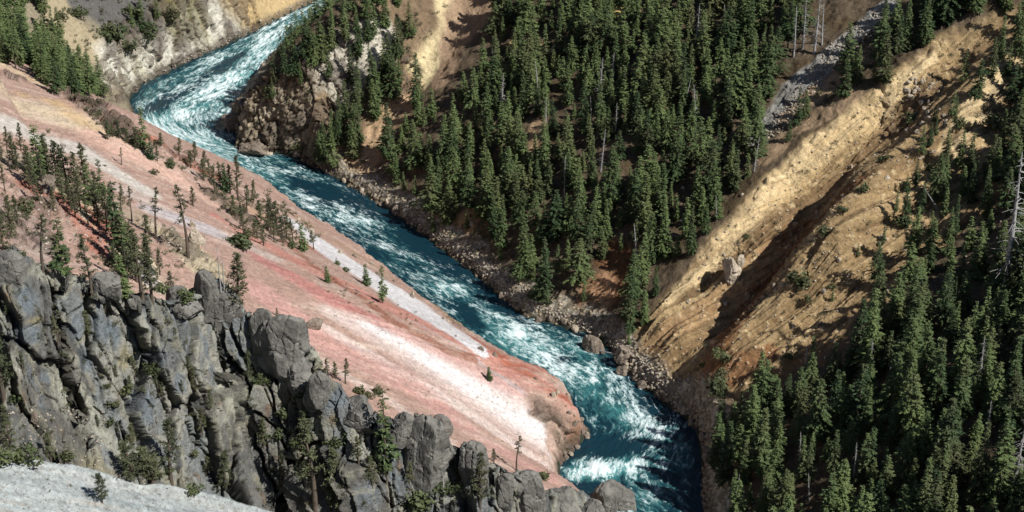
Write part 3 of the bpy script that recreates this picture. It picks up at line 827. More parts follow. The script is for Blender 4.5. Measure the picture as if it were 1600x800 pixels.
# ---------------------------------------------------------------- plant materials
def leaf_mat(name, c1, c2, dry=(0.12, 0.10, 0.05)):
    m, n, l, b = new_mat(name)
    oi = n.new('ShaderNodeObjectInfo'); geo = n.new('ShaderNodeNewGeometry')
    t = noise_node(n, l, 0.55, 3, 0.6, geo.outputs['Position'])
    t2 = noise_node(n, l, 0.06, 2, 0.5, geo.outputs['Position'])
    mx = n.new('ShaderNodeMixRGB'); mx.inputs[1].default_value = (*c1, 1); mx.inputs[2].default_value = (*c2, 1)
    ad = n.new('ShaderNodeMath'); ad.operation = 'ADD'
    l.new(mrange(n, l, t.outputs[0], 0.3, 0.7, 0, 0.75), ad.inputs[0]); l.new(mrange(n, l, oi.outputs['Random'], 0, 1, -0.35, 0.6), ad.inputs[1])
    l.new(ad.outputs[0], mx.inputs[0])
    m2 = n.new('ShaderNodeMixRGB'); m2.inputs[2].default_value = (*dry, 1)
    l.new(mrange(n, l, t2.outputs[0], 0.50, 0.72, 0, 0.55), m2.inputs[0]); l.new(mx.outputs[0], m2.inputs[1])
    l.new(m2.outputs[0], b.inputs['Base Color'])
    b.inputs['Roughness'].default_value = 0.65
    b.inputs['Specular IOR Level'].default_value = 0.25
    return m
M_FIR = leaf_mat('fir_needles', (0.036, 0.062, 0.026), (0.122, 0.165, 0.060))
M_PINE = leaf_mat('pine_needles', (0.056, 0.070, 0.038), (0.130, 0.140, 0.070))
M_BUSH = leaf_mat('bush_leaves', (0.045, 0.062, 0.026), (0.10, 0.12, 0.05))
def plain_mat(name, c1, c2, scale=2.0, rough=0.9, bump=0.4, dist=0.3):
    m, n, l, b = new_mat(name)
    tc = n.new('ShaderNodeTexCoord'); t = noise_node(n, l, scale, 8, 0.68, tc.outputs['Object'])
    mx = n.new('ShaderNodeMixRGB'); mx.inputs[1].default_value = (*c1, 1); mx.inputs[2].default_value = (*c2, 1)
    l.new(mrange(n, l, t.outputs[0], 0.32, 0.68, 0, 1), mx.inputs[0]); l.new(mx.outputs[0], b.inputs['Base Color'])
    bp = n.new('ShaderNodeBump'); bp.inputs['Distance'].default_value = dist; bp.inputs['Strength'].default_value = bump
    l.new(t.outputs[0], bp.inputs['Height']); l.new(bp.outputs[0], b.inputs['Normal'])
    b.inputs['Roughness'].default_value = rough
    return m
M_BARK = plain_mat('bark', (0.07, 0.052, 0.04), (0.16, 0.13, 0.10))
M_DEAD = plain_mat('weathered_wood', (0.24, 0.23, 0.22), (0.46, 0.45, 0.43), 3.0)
M_DARKROCK = plain_mat('dark_crag_rock', (0.085, 0.080, 0.074), (0.26, 0.25, 0.22), 0.35, 0.9, 0.9, 0.8)
M_BROWNROCK = plain_mat('brown_boulder_rock', (0.11, 0.085, 0.065), (0.30, 0.25, 0.20), 0.6, 0.85, 0.8, 0.5)
M_PALEROCK = plain_mat('pale_boulder_rock', (0.26, 0.22, 0.17), (0.55, 0.47, 0.36), 0.8, 0.9, 0.8, 0.5)

# ---------------------------------------------------------------- plant shapes (unit: metres at full size)
def tube(P, rad, k=5):
    P = np.asarray(P, float); n = len(P)
    a = np.linspace(0, 2 * np.pi, k, endpoint=False)
    V = []; t = np.gradient(P, axis=0); t /= np.linalg.norm(t, axis=1, keepdims=True) + 1e-9
    ref = np.where(np.abs(t[:, 2:3]) > 0.8, np.array([[1., 0, 0]]), np.array([[0, 0, 1.]]))
    u = np.cross(t, ref); u /= np.linalg.norm(u, axis=1, keepdims=True) + 1e-9
    v = np.cross(t, u)
    V = P[:, None] + (u[:, None] * np.cos(a)[None, :, None] + v[:, None] * np.sin(a)[None, :, None]) * np.asarray(rad)[:, None, None]
    V = V.reshape(-1, 3)
    i = np.arange(n - 1)[:, None] * k + np.arange(k)[None]; j = np.arange(n - 1)[:, None] * k + (np.arange(k)[None] + 1) % k
    F = np.stack([i, j, j + k, i + k], -1).reshape(-1, 4)
    return V, F
class MB:
    def __init__(s): s.V = []; s.F = []; s.n = 0
    def add(s, V, F): s.V.append(V); s.F.append(F + s.n); s.n += len(V)
    def quads(s, P, A, B):            # centre, two half axes -> pointed diamond sprays
        n = len(P)
        V = np.stack([P - A, P + B * 0.9 - A * 0.15, P + A, P - B * 0.9 - A * 0.15], 1).reshape(-1, 3)
        s.add(V, np.arange(n * 4).reshape(n, 4))
    def mesh(s, name, mat, smooth=False): return mesh_np(name, np.vstack(s.V), np.vstack(s.F), mat, smooth)
def conifer_crown(seed, H, Rr, base=0.08, dens=1.0, ragged=0.25, lean=None, spr=1.0):
    g = np.random.default_rng(seed)
    mb = MB(); z = base * H; P, A, B = [], [], []
    ph = g.uniform(0, 6.28, 4)
    while z < H * 0.985:
        t = (z / H - base) / (1 - base)
        prof_ = ((1 - t) ** 0.82) * min(1, 0.55 + t * 3.5) * (1 + 0.10 * math.sin(t * 23 + ph[3]))
        nb = int(round((4 + 3 * (1 - t)) * dens + g.uniform(-.5, .5)))
        for k in range(max(nb, 2)):
            az = g.uniform(0, 2 * np.pi)
            L = Rr * prof_ * g.uniform(1 - ragged * 1.6, 1 + ragged * .8) * (1 + 0.22 * math.sin(az + ph[0] + t * 5) + .14 * math.sin(2 * az + ph[1] - t * 9))
            L = max(L, 0.28)
            if g.random() < 0.06: continue
            m = max(2, int(L / 0.30 * spr) + 1)
            r = np.linspace(0.30, 1.0, m) * L + g.normal(0, .06, m)
            pitch = (0.35 * t + 0.05) - 0.45 * (r / (L + .3)) * (1 - t) - 0.10
            o = np.array([math.cos(az), math.sin(az), 0]); sd = np.array([-o[1], o[0], 0])
            c = o[None] * r[:, None] + np.array([0, 0, 1.0])[None] * (z + r * pitch)[:, None]
            for sgn in (-1, 1):
                s_ = g.uniform(0.20, 0.40, m) * (0.75 + 0.5 * (1 - t)) / spr ** .8
                dirv = o[None] * g.uniform(.5, 1.0, (m, 1)) + sd[None] * (sgn * g.uniform(.25, 1.0, (m, 1))) + np.array([0, 0, 1.])[None] * g.uniform(-.55, .15, (m, 1))
                dirv /= np.linalg.norm(dirv, axis=1, keepdims=True)
                nrm = np.array([0, 0, 1.])[None] + g.normal(0, .45, (m, 3)); wv = np.cross(dirv, nrm); wv /= np.linalg.norm(wv, axis=1, keepdims=True)
                P.append(c + dirv * s_[:, None] * .8); A.append(dirv * s_[:, None]); B.append(wv * s_[:, None] * g.uniform(.38, .6, (m, 1)))
        z += g.uniform(0.30, 0.46) * (1 if t < .8 else .8)
    mb.quads(np.vstack(P), np.vstack(A), np.vstack(B))
    k = 7; zz = np.linspace(H * .93, H * 1.02, k)
    return mb
def trunk_mb(H, r0, bend=0.0, seed=0, k=6):
    g = np.random.default_rng(seed); z = np.linspace(-0.9, H, 9)
    ph = g.uniform(0, 6.28)
    t = np.clip(z / H, 0, 1)
    P = np.stack([bend * H * t * t * math.cos(ph) + bend * .35 * H * np.sin(t * 5) * .3, bend * H * t * t * math.sin(ph), z], -1)
    mb = MB(); mb.add(*tube(P, r0 * (1.0 - 0.93 * t) + .015, k)); return mb, P
def pine_parts(seed, H, Rr, base=0.35, clumps=34, bend=0.02, bushy=1.0):
    """open crowned pine: crooked limbs with separate needle clumps"""
    g = np.random.default_rng(seed)
    tm, P = trunk_mb(H, 0.020 * H + .05, bend, seed)
    cm_ = MB(); Q, A, B = [], [], []
    for i in range(clumps):
        t = base + (1 - base) * (i + g.uniform(0, 1)) / clumps
        zt = t * H; c0 = np.array([np.interp(zt, P[:, 2], P[:, 0]), np.interp(zt, P[:, 2], P[:, 1]), zt])
        az = g.uniform(0, 6.28); L = Rr * (1 - ((t - base) / (1 - base)) ** 1.6 * .8) * g.uniform(.35, 1.1)
        up = g.uniform(-.15, .45)
        e = c0 + np.array([math.cos(az) * L, math.sin(az) * L, up * L])
        mid_ = (c0 + e) / 2 + np.array([0, 0, -.08 * L])
        tm.add(*tube([c0, mid_, e], [0.05, .035, .012], 3))
        for cc, rad in ((e, .55 * bushy), (c0 * .4 + e * .6, .42 * bushy)):
            m = 16
            d = g.normal(0, 1, (m, 3)); d[:, 2] = d[:, 2] * .7 + .2; d /= np.linalg.norm(d, axis=1, keepdims=True)
            w_ = np.cross(d, g.normal(0, 1, (m, 3))); w_ /= np.linalg.norm(w_, axis=1, keepdims=True)
            s_ = g.uniform(.13, .27, (m, 1)) * bushy
            Q.append(cc + d * rad * g.uniform(.2, .9, (m, 1))); A.append(d * s_); B.append(w_ * s_ * .42)
    cm_.quads(np.vstack(Q), np.vstack(A), np.vstack(B))
    return tm, cm_
def snag_parts(seed, H, nb=60, Rr=1.6, bend=0.015):
    g = np.random.default_rng(seed)
    tm, P = trunk_mb(H, 0.016 * H + .05, bend, seed)
    bm_ = MB()
    for i in range(nb):
        t = g.uniform(.15, .97); zt = t * H
        c0 = np.array([np.interp(zt, P[:, 2], P[:, 0]), np.interp(zt, P[:, 2], P[:, 1]), zt])
        az = g.uniform(0, 6.28); L = Rr * (1.05 - t) ** .6 * g.uniform(.3, 1.2)
        e = c0 + np.array([math.cos(az) * L, math.sin(az) * L, g.uniform(-.45, .1) * L])
        bm_.add(*tube([c0, (c0 + e) / 2 + [0, 0, .06 * L], e], [.05, .035, .02], 3))
    return tm, bm_
def bush_parts(seed, Rr=1.0, n=260):
    g = np.random.default_rng(seed)
    sm = MB()
    for k in range(5):
        az = g.uniform(0, 6.28); sm.add(*tube([[0, 0, -.4], [.25 * math.cos(az), .25 * math.sin(az), .45], [.6 * math.cos(az), .6 * math.sin(az), .95]], [.06, .045, .02], 4))
    lobes = g.normal(0, .42, (7, 3)); lobes[:, 2] = np.abs(lobes[:, 2]) * .8 + .45
    idx = g.integers(0, 7, n); d = g.normal(0, 1, (n, 3)); d /= np.linalg.norm(d, axis=1, keepdims=True)
    Pq = lobes[idx] + d * g.uniform(.25, .6, (n, 1)); Pq[:, 2] = np.abs(Pq[:, 2])
    w_ = np.cross(d, g.normal(0, 1, (n, 3))); w_ /= np.linalg.norm(w_, axis=1, keepdims=True)
    dd = d * .5 + np.cross(d, w_) * .8
    s_ = g.uniform(.12, .24, (n, 1))
    cm_ = MB(); cm_.quads(Pq, dd * s_, w_ * s_ * .7)
    return sm, cm_
def rock_mesh(name, seed, mat, sx=1, sy=1, sz=1, planes=14, sub=4, rough=.05, tall=False):
    g = np.random.default_rng(seed)
    bm = bmesh.new(); bmesh.ops.create_icosphere(bm, subdivisions=sub, radius=1.0)
    D_ = np.array([v.co[:] for v in bm.verts]); D_ /= np.linalg.norm(D_, axis=1, keepdims=True)
    nn = g.normal(0, 1, (planes, 3))
    if tall: nn[:, 2] *= .45
    nn /= np.linalg.norm(nn, axis=1, keepdims=True); hh = g.uniform(.62, .98, planes)
    dots = D_ @ nn.T
    rr_ = np.min(np.where(dots > .05, hh[None] / np.maximum(dots, .05), 9), axis=1)
    rr_ = np.minimum(rr_, 1.15)
    o = seed * 3.1
    rr_ = rr_ * (1 + rough * 2.2 * fbm(D_[:, 0] * 2 + o, D_[:, 1] * 2, D_[:, 2] * 2, octv=3, seed=seed) + rough * fbm(D_[:, 0] * 8 + o, D_[:, 1] * 8, D_[:, 2] * 8, octv=2, seed=seed + 5))
    f1, gp, ci = voronoi3(D_[:, 0] * 1.6 + o, D_[:, 1] * 1.6, D_[:, 2] * (0.9 if tall else 1.6), seed=seed)
    rr_ = rr_ * (1 + (ci - .5) * rough * 3.0 - (1 - sstep(0, .10, gp)) * rough * 2.2)
    P_ = D_ * rr_[:, None] * np.array([sx, sy, sz])
    for v, p in zip(bm.verts, P_): v.co = p
    me = bpy.data.meshes.new(name); bm.to_mesh(me); bm.free(); me.materials.append(mat)
    me.polygons.foreach_set('use_smooth', np.zeros(len(me.polygons), bool))
    return me

# ---------------------------------------------------------------- kinds: each shape is built once, later trees copy it with its parts
KINDS_ = {}
def register(key, name, parts, H):
    """parts: list of (part name, MB, material)"""
    KINDS_[key] = dict(name=name, parts=[(pn, mb.mesh(pn, mt)) for pn, mb, mt in parts], H=H, proto=None)
def place(key, loc, scale, rz, tilt=(0, 0), sxy=1.0):
    K = KINDS_[key]
    if K['proto'] is None:
        root = bpy.data.objects.new(K['name'], None); root.empty_display_size = 0.5; C.objects.link(root)
        for pn, me_ in K['parts']: link(pn, me_, root)
        K['proto'] = root
        K['kids'] = list(root.children)
        o = root
    else:
        o = K['proto'].copy(); C.objects.link(o)
        for ch in K['kids']:
            c = ch.copy(); C.objects.link(c); c.parent = o
    o.location = loc; o.scale = (scale * sxy, scale * sxy, scale); o.rotation_euler = (tilt[0], tilt[1], rz)
    return o
FIRS = []
for i, (H, Rr, b0, dn, rg) in enumerate([(18, 3.3, .05, 1.2, .25), (18, 2.4, .06, 1.1, .30), (18, 3.9, .08, 1.25, .28), (18, 1.9, .05, 1.1, .3), (18, 3.0, .12, .95, .38), (18, 3.6, .15, .95, .4), (18, 2.3, .05, 1.2, .22), (18, 2.5, .25, .75, .42)]):
    k = 'fir%d' % i; FIRS.append(k)
    tm, _ = trunk_mb(H, .26, .004, i); 
    register(k, 'fir_tree', [('trunk', tm, M_BARK), ('crown', conifer_crown(100 + i, H, Rr, b0, dn, rg), M_FIR)], H)
PINES = []
for i, (H, Rr, b0, cl, bd, bu) in enumerate([(10, 1.5, .18, 60, .03, .85), (10, 1.2, .35, 38, .06, .8), (10, 1.8, .10, 70, .05, .9), (10, 1.0, .50, 20, .10, .75), (10, 2.4, .15, 80, .12, 1.0)]):
    k = 'pine%d' % i; PINES.append(k)
    tm, cm_ = pine_parts(300 + i, H, Rr, b0, cl, bd, bu)
    register(k, 'pine_tree', [('trunk', tm, M_BARK), ('crown', cm_, M_PINE)], H)
# small slope firs share the fir shape but are thinner
for i, (H, Rr, b0, dn, rg) in enumerate([(10, 1.45, .05, .95, .3), (10, 1.1, .12, .75, .4)]):
    tm, _ = trunk_mb(H, .15, .01, 50 + i)
    register('sfir%d' % i, 'fir_tree', [('trunk', tm, M_BARK), ('crown', conifer_crown(150 + i, H, Rr, b0, dn, rg), M_FIR)], H)
SNAGS = []
for i, (H, nb, Rr) in enumerate([(14, 110, 1.7), (14, 60, 1.3), (14, 34, 1.0)]):
    k = 'snag%d' % i; SNAGS.append(k)
    tm, bm_ = snag_parts(400 + i, H, nb, Rr)
    register(k, 'dead_tree', [('trunk', tm, M_DEAD), ('crown', bm_, M_DEAD)], H)
BUSHES = []
for i in range(3):
    k = 'bush%d' % i; BUSHES.append(k)
    sm, cm_ = bush_parts(500 + i)
    register(k, 'bush', [('stem', sm, M_BARK), ('foliage', cm_, M_BUSH)], 1.5)
print('protos', time.time() - T0)
ITEMS = []     # every placed plant or rock: dict(o, kind, px, py, hp, ...)
def px_of(p):
    a, b, c = project(np.array([p[0]]), np.array([p[1]]), np.array([p[2]])); return float(a[0]), float(b[0]), float(c[0])
def put(key, px, py, hpx, kind, rz=None, sxy=1.0, tilt=(0, 0), look='', sink=0.1):
    h, nrm = hit_px(px, py)
    if h is None: return
    dep = px_of(h)[2]
    Hm = hpx * dep / FPX / 0.88
    sc_ = Hm / KINDS_[key]['H']
    o = place(key, (h.x, h.y, h.z - sink), sc_, random.uniform(0, 6.28) if rz is None else rz, tilt, sxy)
    ITEMS.append(dict(o=o, kind=kind, px=px, py=py, hp=hpx, look=look))
    return o

# ---------------------------------------------------------------- forest on the right wall
random.seed(4); rng = np.random.default_rng(12)
F_MAIN = [(592, 300), (598, 235), (612, 200), (640, 165), (700, 165), (750, 110), (775, 30), (780, -90), (1250, -90), (1270, 25), (1200, 150), (1195, 235), (1150, 305), (1095, 380), (1060, 430), (1010, 500), (965, 520),
          (958, 460), (915, 455), (850, 462), (800, 425), (745, 398), (700, 350), (660, 345), (620, 315)]
F_STRIP = [(1225, 232), (1262, 190), (1330, 150), (1390, 112), (1440, 66), (1540, 18), (1800, -10), (1800, -90), (1430, -90), (1425, 20), (1375, 80), (1310, 120), (1250, 180)]
F_LOW = [(1080, 900), (1098, 760), (1106, 690), (1180, 640), (1240, 615), (1330, 560), (1400, 500), (1500, 440), (1600, 400), (1900, 330), (1960, 1050), (1090, 1050)]
F_SHADE = [(1320, 530), (1370, 440), (1410, 350), (1470, 290), (1560, 240), (1640, 160), (1800, 120), (1900, 330), (1600, 400), (1500, 440)]
F_POINT = [(424, 146), (436, 112), (462, 78), (508, 42), (570, -6), (640, -60), (620, 20), (590, 60), (560, 112), (500, 104), (462, 126), (440, 160)]
F_POINT2 = [(492, 250), (500, 222), (540, 205), (575, 150), (600, 100), (640, 60), (640, 130), (600, 170), (575, 215), (555, 245), (515, 266)]
F_RAV = [(-160, -60), (55, -60), (85, 40), (120, 105), (160, 150), (90, 150), (50, 118), (0, 96), (-160, 60)]
F_TOPL = [(160, 62), (180, 48), (235, 52), (270, 30), (240, -10), (130, -40), (120, -10), (215, 20), (200, 40)]
F_EDGE = [(1556, 90), (1600, 40), (1700, 20), (1760, 340), (1560, 350), (1530, 330), (1556, 250), (1570, 180)]
ZONES = [(F_MAIN, 3.4, (5, 19), .9), (F_STRIP, 4.0, (8, 20), 0.72), (F_LOW, 3.3, (6, 20), .9), (F_SHADE, 4.2, (6, 17), 0.85), (F_EDGE, 4.2, (9, 20), .85), (F_POINT, 3.2, (8, 17), 1.2), (F_POINT2, 3.4, (10, 19), 1.1), (F_RAV, 3.4, (9, 17), 1.0), (F_TOPL, 3.6, (6, 12), 0.75)]
GAPS = [([(640, 150), (690, 20), (745, -40), (775, 20), (735, 110), (700, 165), (655, 160)]), ([(940, 405), (985, 405), (985, 470), (930, 500), (905, 470)]), ([(540, 270), (575, 215), (630, 160), (640, 190), (600, 240), (600, 285), (570, 300)]),
        ([(820, 185), (850, 185), (850, 235), (815, 235)]), ([(1190, 200), (1240, 130), (1300, 75), (1385, 10), (1400, 25), (1320, 90), (1255, 150), (1200, 220)]),
        ([(1480, 560), (1530, 565), (1520, 620), (1475, 600)]), ([(1090, 610), (1180, 600), (1170, 640), (1110, 660)])]
cand = []
for zi, (Pz, gap_, (h0, h1), keep) in enumerate(ZONES):
    Pp = np.array([unproj(min(max(a_, -500), 2100), b_) for a_, b_ in Pz])
    lo, hi = Pp.min(0) - 10, Pp.max(0) + 10
    n_ = int((hi[0] - lo[0]) * (hi[1] - lo[1]) / (gap_ ** 2) * 2.4)
    pts = rng.uniform(lo, hi, (n_, 2))
    kept = np.zeros((0, 2))
    for p in pts:
        if len(kept) and np.min(np.sum((kept - p) ** 2, axis=1)) < gap_ ** 2: continue
        z = float(sample(base, np.array([p[0]]), np.array([p[1]]))[0])
        a_, b_, dep_ = px_of((p[0], p[1], z))
        if not in_poly(np.array([a_]), np.array([b_]), Pz)[0]: continue
        if any(in_poly(np.array([a_]), np.array([b_]), g_)[0] for g_ in GAPS): continue
        if float(sample(np.where(inside, 0, dm), np.array([p[0]]), np.array([p[1]]))[0]) < (2.2 if zi == 2 else 4.5): continue
        cl_ = float(vnoise(np.array([p[0] / 11]), np.array([p[1] / 11]), seed=777)[0])
        if rng.random() > keep * (1.05 + 1.0 * cl_): continue
        g_ = drop(p[0], p[1])
        if g_ is None: continue
        kept = np.vstack([kept, p])
        Hm = h0 + (h1 - h0) * min(1, max(0, rng.beta(1.3, 1.5) + 0.2 * cl_))
        hp = Hm * FPX / dep_ * 0.88
        cand.append(dict(p=g_, H=Hm, hp=hp, px=a_, py=b_, dep=dep_, zone=zi, k=FIRS[rng.integers(0, len(FIRS))], sxy=rng.uniform(.85, 1.35), rz=rng.uniform(0, 6.28)))
print('forest candidates', len(cand), time.time() - T0)
# which of them show most: a small picture of ids, near trees over far ones
idb = np.full((200, 400), -1, int)
for i in sorted(range(len(cand)), key=lambda k: -cand[k]['dep']):
    c = cand[i]; xb, yb = c['px'] / 4, c['py'] / 4; hh = c['hp'] / 4
    for r_ in range(int(yb - hh), int(yb) + 1):
        if 0 <= r_ < 200:
            w_ = (r_ - (yb - hh)) / hh * hh * .17 + .5
            a0, a1 = max(0, int(round(xb - w_))), min(399, int(round(xb + w_)))
            if a1 >= a0: idb[r_, a0:a1 + 1] = i
cnt = np.bincount(idb[idb >= 0], minlength=len(cand))
order = np.argsort(-cnt)
N_FIR = 272
solo = [int(i) for i in order[:N_FIR] if cnt[i] >= 2]
soloset = set(solo)
for i in solo:
    c = cand[i]
    sc_ = c['H'] / 18.0
    o = place(c['k'], (c['p'].x, c['p'].y, c['p'].z - .2), sc_, c['rz'], (rng.normal(0, .025), rng.normal(0, .03)), c['sxy'] * (1 if c['H'] > 10 else 1.15))
    ITEMS.append(dict(o=o, kind='fir', px=c['px'], py=c['py'], hp=c['hp'], look=c['k']))
# the rest of the wood as one mass
crowns = []
for i in range(5):
    Rr = [3.0, 2.5, 3.3, 2.2, 2.8][i]
    mb = conifer_crown(700 + i, 18, Rr, .08, .85, .3, spr=.72)
    tm, _ = trunk_mb(18, .26, 0, i, 4)
    crowns.append((np.vstack(mb.V), np.vstack(mb.F), np.vstack(tm.V), np.vstack(tm.F)))
CV, CF, TV, TF = [], [], [], []; nc_ = nt_ = 0
for i, c in enumerate(cand):
    if i in soloset: continue
    if c['px'] < -260 or c['px'] > 1900 or c['py'] > 1000: continue
    v, f, tv, tf = crowns[i % 5]
    s_ = c['H'] / 18; ca, sa = math.cos(c['rz']), math.sin(c['rz'])
    M_ = np.array([[ca, sa, 0], [-sa, ca, 0], [0, 0, 1]]) * s_
    M_[:, :2] *= c['sxy']
    off_ = np.array([c['p'].x, c['p'].y, c['p'].z - .2])
    CV.append(v @ M_ + off_); CF.append(f + nc_); nc_ += len(v)
    TV.append(tv @ M_ + off_); TF.append(tf + nt_); nt_ += len(tv)
me = mesh_np('forest', np.vstack(CV + TV), np.vstack(CF + [f + nc_ for f in TF]), M_FIR)
me.materials.append(M_BARK)
mi = np.zeros(len(me.polygons), np.int32); mi[sum(len(f) for f in CF):] = 1
me.polygons.foreach_set('material_index', mi)
tag(link('forest', me), 'remaining dark green firs crowded between and behind the larger trees', kind='stuff')
print('forest stuff', len(CV), 'faces', len(me.polygons), time.time() - T0)

# ---------------------------------------------------------------- firs, pines and bushes of the left wall, one by one
LEFT = """
fir 62 280 82 1.1;pine 12 240 42;pine 33 236 42;pine 46 288 60;pine 76 280 66;pine 90 292 70;pine 106 302 68;pine 120 312 72;pine 133 292 66;pine 150 338 70;fir 160 318 68 .9
fir 186 388 104 1.0;sparse 206 346 52;sparse 244 374 78;pine 232 404 70;sparse 294 402 108;pine 302 322 30;fir 98 426 84 1.2;sparse 68 424 90;sparse 145 472 104;pine 222 464 100;pine 238 472 92
fir 192 462 64 1.3;pine 268 456 32;pine 18 372 66;pine 6 392 60;bush 30 404 14;pine 28 268 44;pine 60 312 40;pine 84 330 36;pine 138 352 44;pine 172 330 40;bush 150 300 12;pine 118 340 40
pine 168 218 26;pine 176 214 20;fir 226 236 68 .9;fir 236 248 34 1.2;pine 252 228 20;bush 266 262 10;pine 280 242 26;pine 304 250 28;pine 320 262 26;pine 328 286 36;pine 344 292 38
sparse 372 312 66;pine 360 302 44;pine 352 286 22;sparse 190 258 26;bush 240 272 7;pine 408 346 34;pine 419 362 48;pine 434 368 52;pine 448 374 44;pine 458 382 40;fir 473 392 40 1.2;sparse 490 390 30
bush 375 386 18;pine 402 372 30;pine 428 378 26;fir 572 446 34 1.2;fir 598 474 60 .9;fir 511 441 26 1.3;bush 526 413 6;bush 541 424 6;fir 764 594 22 1.4;tuft 807 736 60
pine 512 590 30;pine 524 592 28;pine 540 600 42;deadl 352 472 78;deadl 346 466 84;pine 374 486 90;pine 433 494 14;fir 604 748 148 .75;bush 562 616 12;bush 590 616 12;bush 576 622 9
pine 492 792 140;pine 528 790 90;pine 640 764 46;bush 652 792 30;pine 750 792 88;pine 772 722 22;deadl 693 772 80;bush 850 748 10;pine 388 592 44;twist 160 786 54;big 208 750 58;big 238 752 60
pine 268 758 104;bush 304 772 14;pine 352 768 68;pine 325 742 32;pine 18 706 74;bush 40 722 22;pine 80 722 48;bush 2 722 30;bush 196 612 14;bush 166 606 10;bush 172 664 10;tuft 38 592 46
pine 6 624 130;bush 262 740 12;pine 480 690 60;pine 582 760 50;bush 700 770 22;pine 296 590 34;bush 405 600 14;pine 612 790 70;bush 690 724 12;pine 440 760 60;bush 130 470 12;bush 470 620 14
pine 22 262 48;pine 52 300 58;pine 68 300 60;pine 100 318 56;pine 112 330 50;pine 126 330 60;fir 140 318 60 1.1;pine 154 350 60;pine 168 362 66;pine 178 372 60;fir 196 420 90 1.2;pine 208 420 70;pine 214 440 80;pine 72 262 40;pine 96 276 48;pine 0 250 44;pine 190 330 40
pine 8 300 40;bush 40 330 14;pine 28 350 44;pine 232 440 70;pine 250 430 40;pine 200 440 60;pine 186 442 60;pine 336 300 40;pine 318 282 34;pine 298 262 26;pine 386 330 40;pine 396 318 36;pine 442 380 40;pine 426 352 40;pine 380 360 40;pine 366 340 34;pine 412 384 30;pine 246 252 24;pine 214 232 30;pine 200 224 22;pine 186 216 22;fir 352 300 44 1.2;bush 364 378 14;bush 386 372 12;bush 458 388 12
pine 330 500 26;bush 290 470 16;bush 255 456 14;pine 204 610 24;bush 100 720 14;bush 520 700 16;pine 560 720 40;pine 720 760 44;pine 412 700 50
"""
for it in LEFT.replace('\n', ';').split(';'):
    f = it.split()
    if not f: continue
    kd, x_, y_, h_ = f[0], float(f[1]), float(f[2]), float(f[3])
    sxy = float(f[4]) if len(f) > 4 else random.uniform(.85, 1.25)
    if kd == 'fir': put('sfir0' if sxy > 1 else 'sfir1', x_, y_, h_, 'fir', sxy=sxy * 1.1)
    elif kd == 'pine': put(random.choice(['pine0', 'pine2', 'pine0', 'pine1']), x_, y_, h_, 'pine', sxy=sxy * (1.35 if h_ < 35 else 1.0))
    elif kd == 'sparse': put(random.choice(['pine1', 'pine3']), x_, y_, h_, 'pine', sxy=sxy, look='sparse')
    elif kd == 'tuft': put('pine3', x_, y_, h_, 'pine', sxy=1.0, look='sparse')
    elif kd == 'twist': put('pine4', x_, y_, h_, 'pine', sxy=.9, look='twisted')
    elif kd == 'big': put('pine4', x_, y_, h_, 'pine', sxy=1.5, look='broad')
    elif kd == 'deadl': put('snag2', x_, y_, h_, 'dead', sxy=.8)
    elif kd == 'bush': put(random.choice(BUSHES), x_, y_, h_, 'bush', sxy=random.uniform(1.0, 1.5))
random.seed(31)
for i in range(34):
    x_ = random.uniform(0, 760); y_ = 470 + x_ * .36 + random.uniform(0, 200) * (1 - x_ / 1100)
    if y_ > 700 + x_ * .1: continue
    if random.random() < .6: put(random.choice(['pine0', 'pine2', 'pine1']), x_, y_, random.uniform(18, 48), 'pine', sxy=random.uniform(1.0, 1.4))
    else: put(random.choice(BUSHES), x_, y_, random.uniform(8, 15), 'bush', sxy=1.3)
# snags and small growth of the right wall
for x_, y_, h_, k_, tl in [(1272, 84, 92, 'snag0', .02), (1254, 76, 80, 'snag0', -.03), (1240, 88, 74, 'snag1', .0), (1284, 70, 66, 'snag1', .05), (1567, 470, 226, 'snag0', -.01), (1529, 612, 88, 'snag0', -.04),
                           (1582, 770, 140, 'snag0', .03), (1466, 328, 48, 'snag1', -.6), (1003, 432, 62, 'snag1', -.05), (996, 420, 70, 'snag2', -.1), (962, 204, 48, 'snag1', -.2), (938, 268, 70, 'snag1', .15), (842, 156, 60, 'snag2', .1),
                           (926, 208, 54, 'snag2', -.1), (882, 306, 60, 'snag1', .05), (1066, 176, 50, 'snag2', .3), (1120, 344, 40, 'snag2', .1), (1462, 612, 60, 'snag2', -.1), (1540, 690, 70, 'snag1', .05), (1404, 720, 50, 'snag2', .4),
                           (770, 120, 44, 'snag2', 0), (1130, 60, 50, 'snag1', 0), (505, 92, 40, 'snag1', .05), (1148, 792, 60, 'snag2', .1)]:
    put(k_, x_, y_, h_, 'dead', tilt=(0, tl), sxy=1.1)
random.seed(21)
for i in range(22):
    x_, y_ = (random.uniform(700, 1180), random.uniform(60, 330)) if i % 2 else (random.uniform(1180, 1600), random.uniform(560, 800))
    put(random.choice(['snag0', 'snag1']), x_, y_, random.uniform(36, 70), 'dead', tilt=(0, random.uniform(-.12, .12)), sxy=1.2)
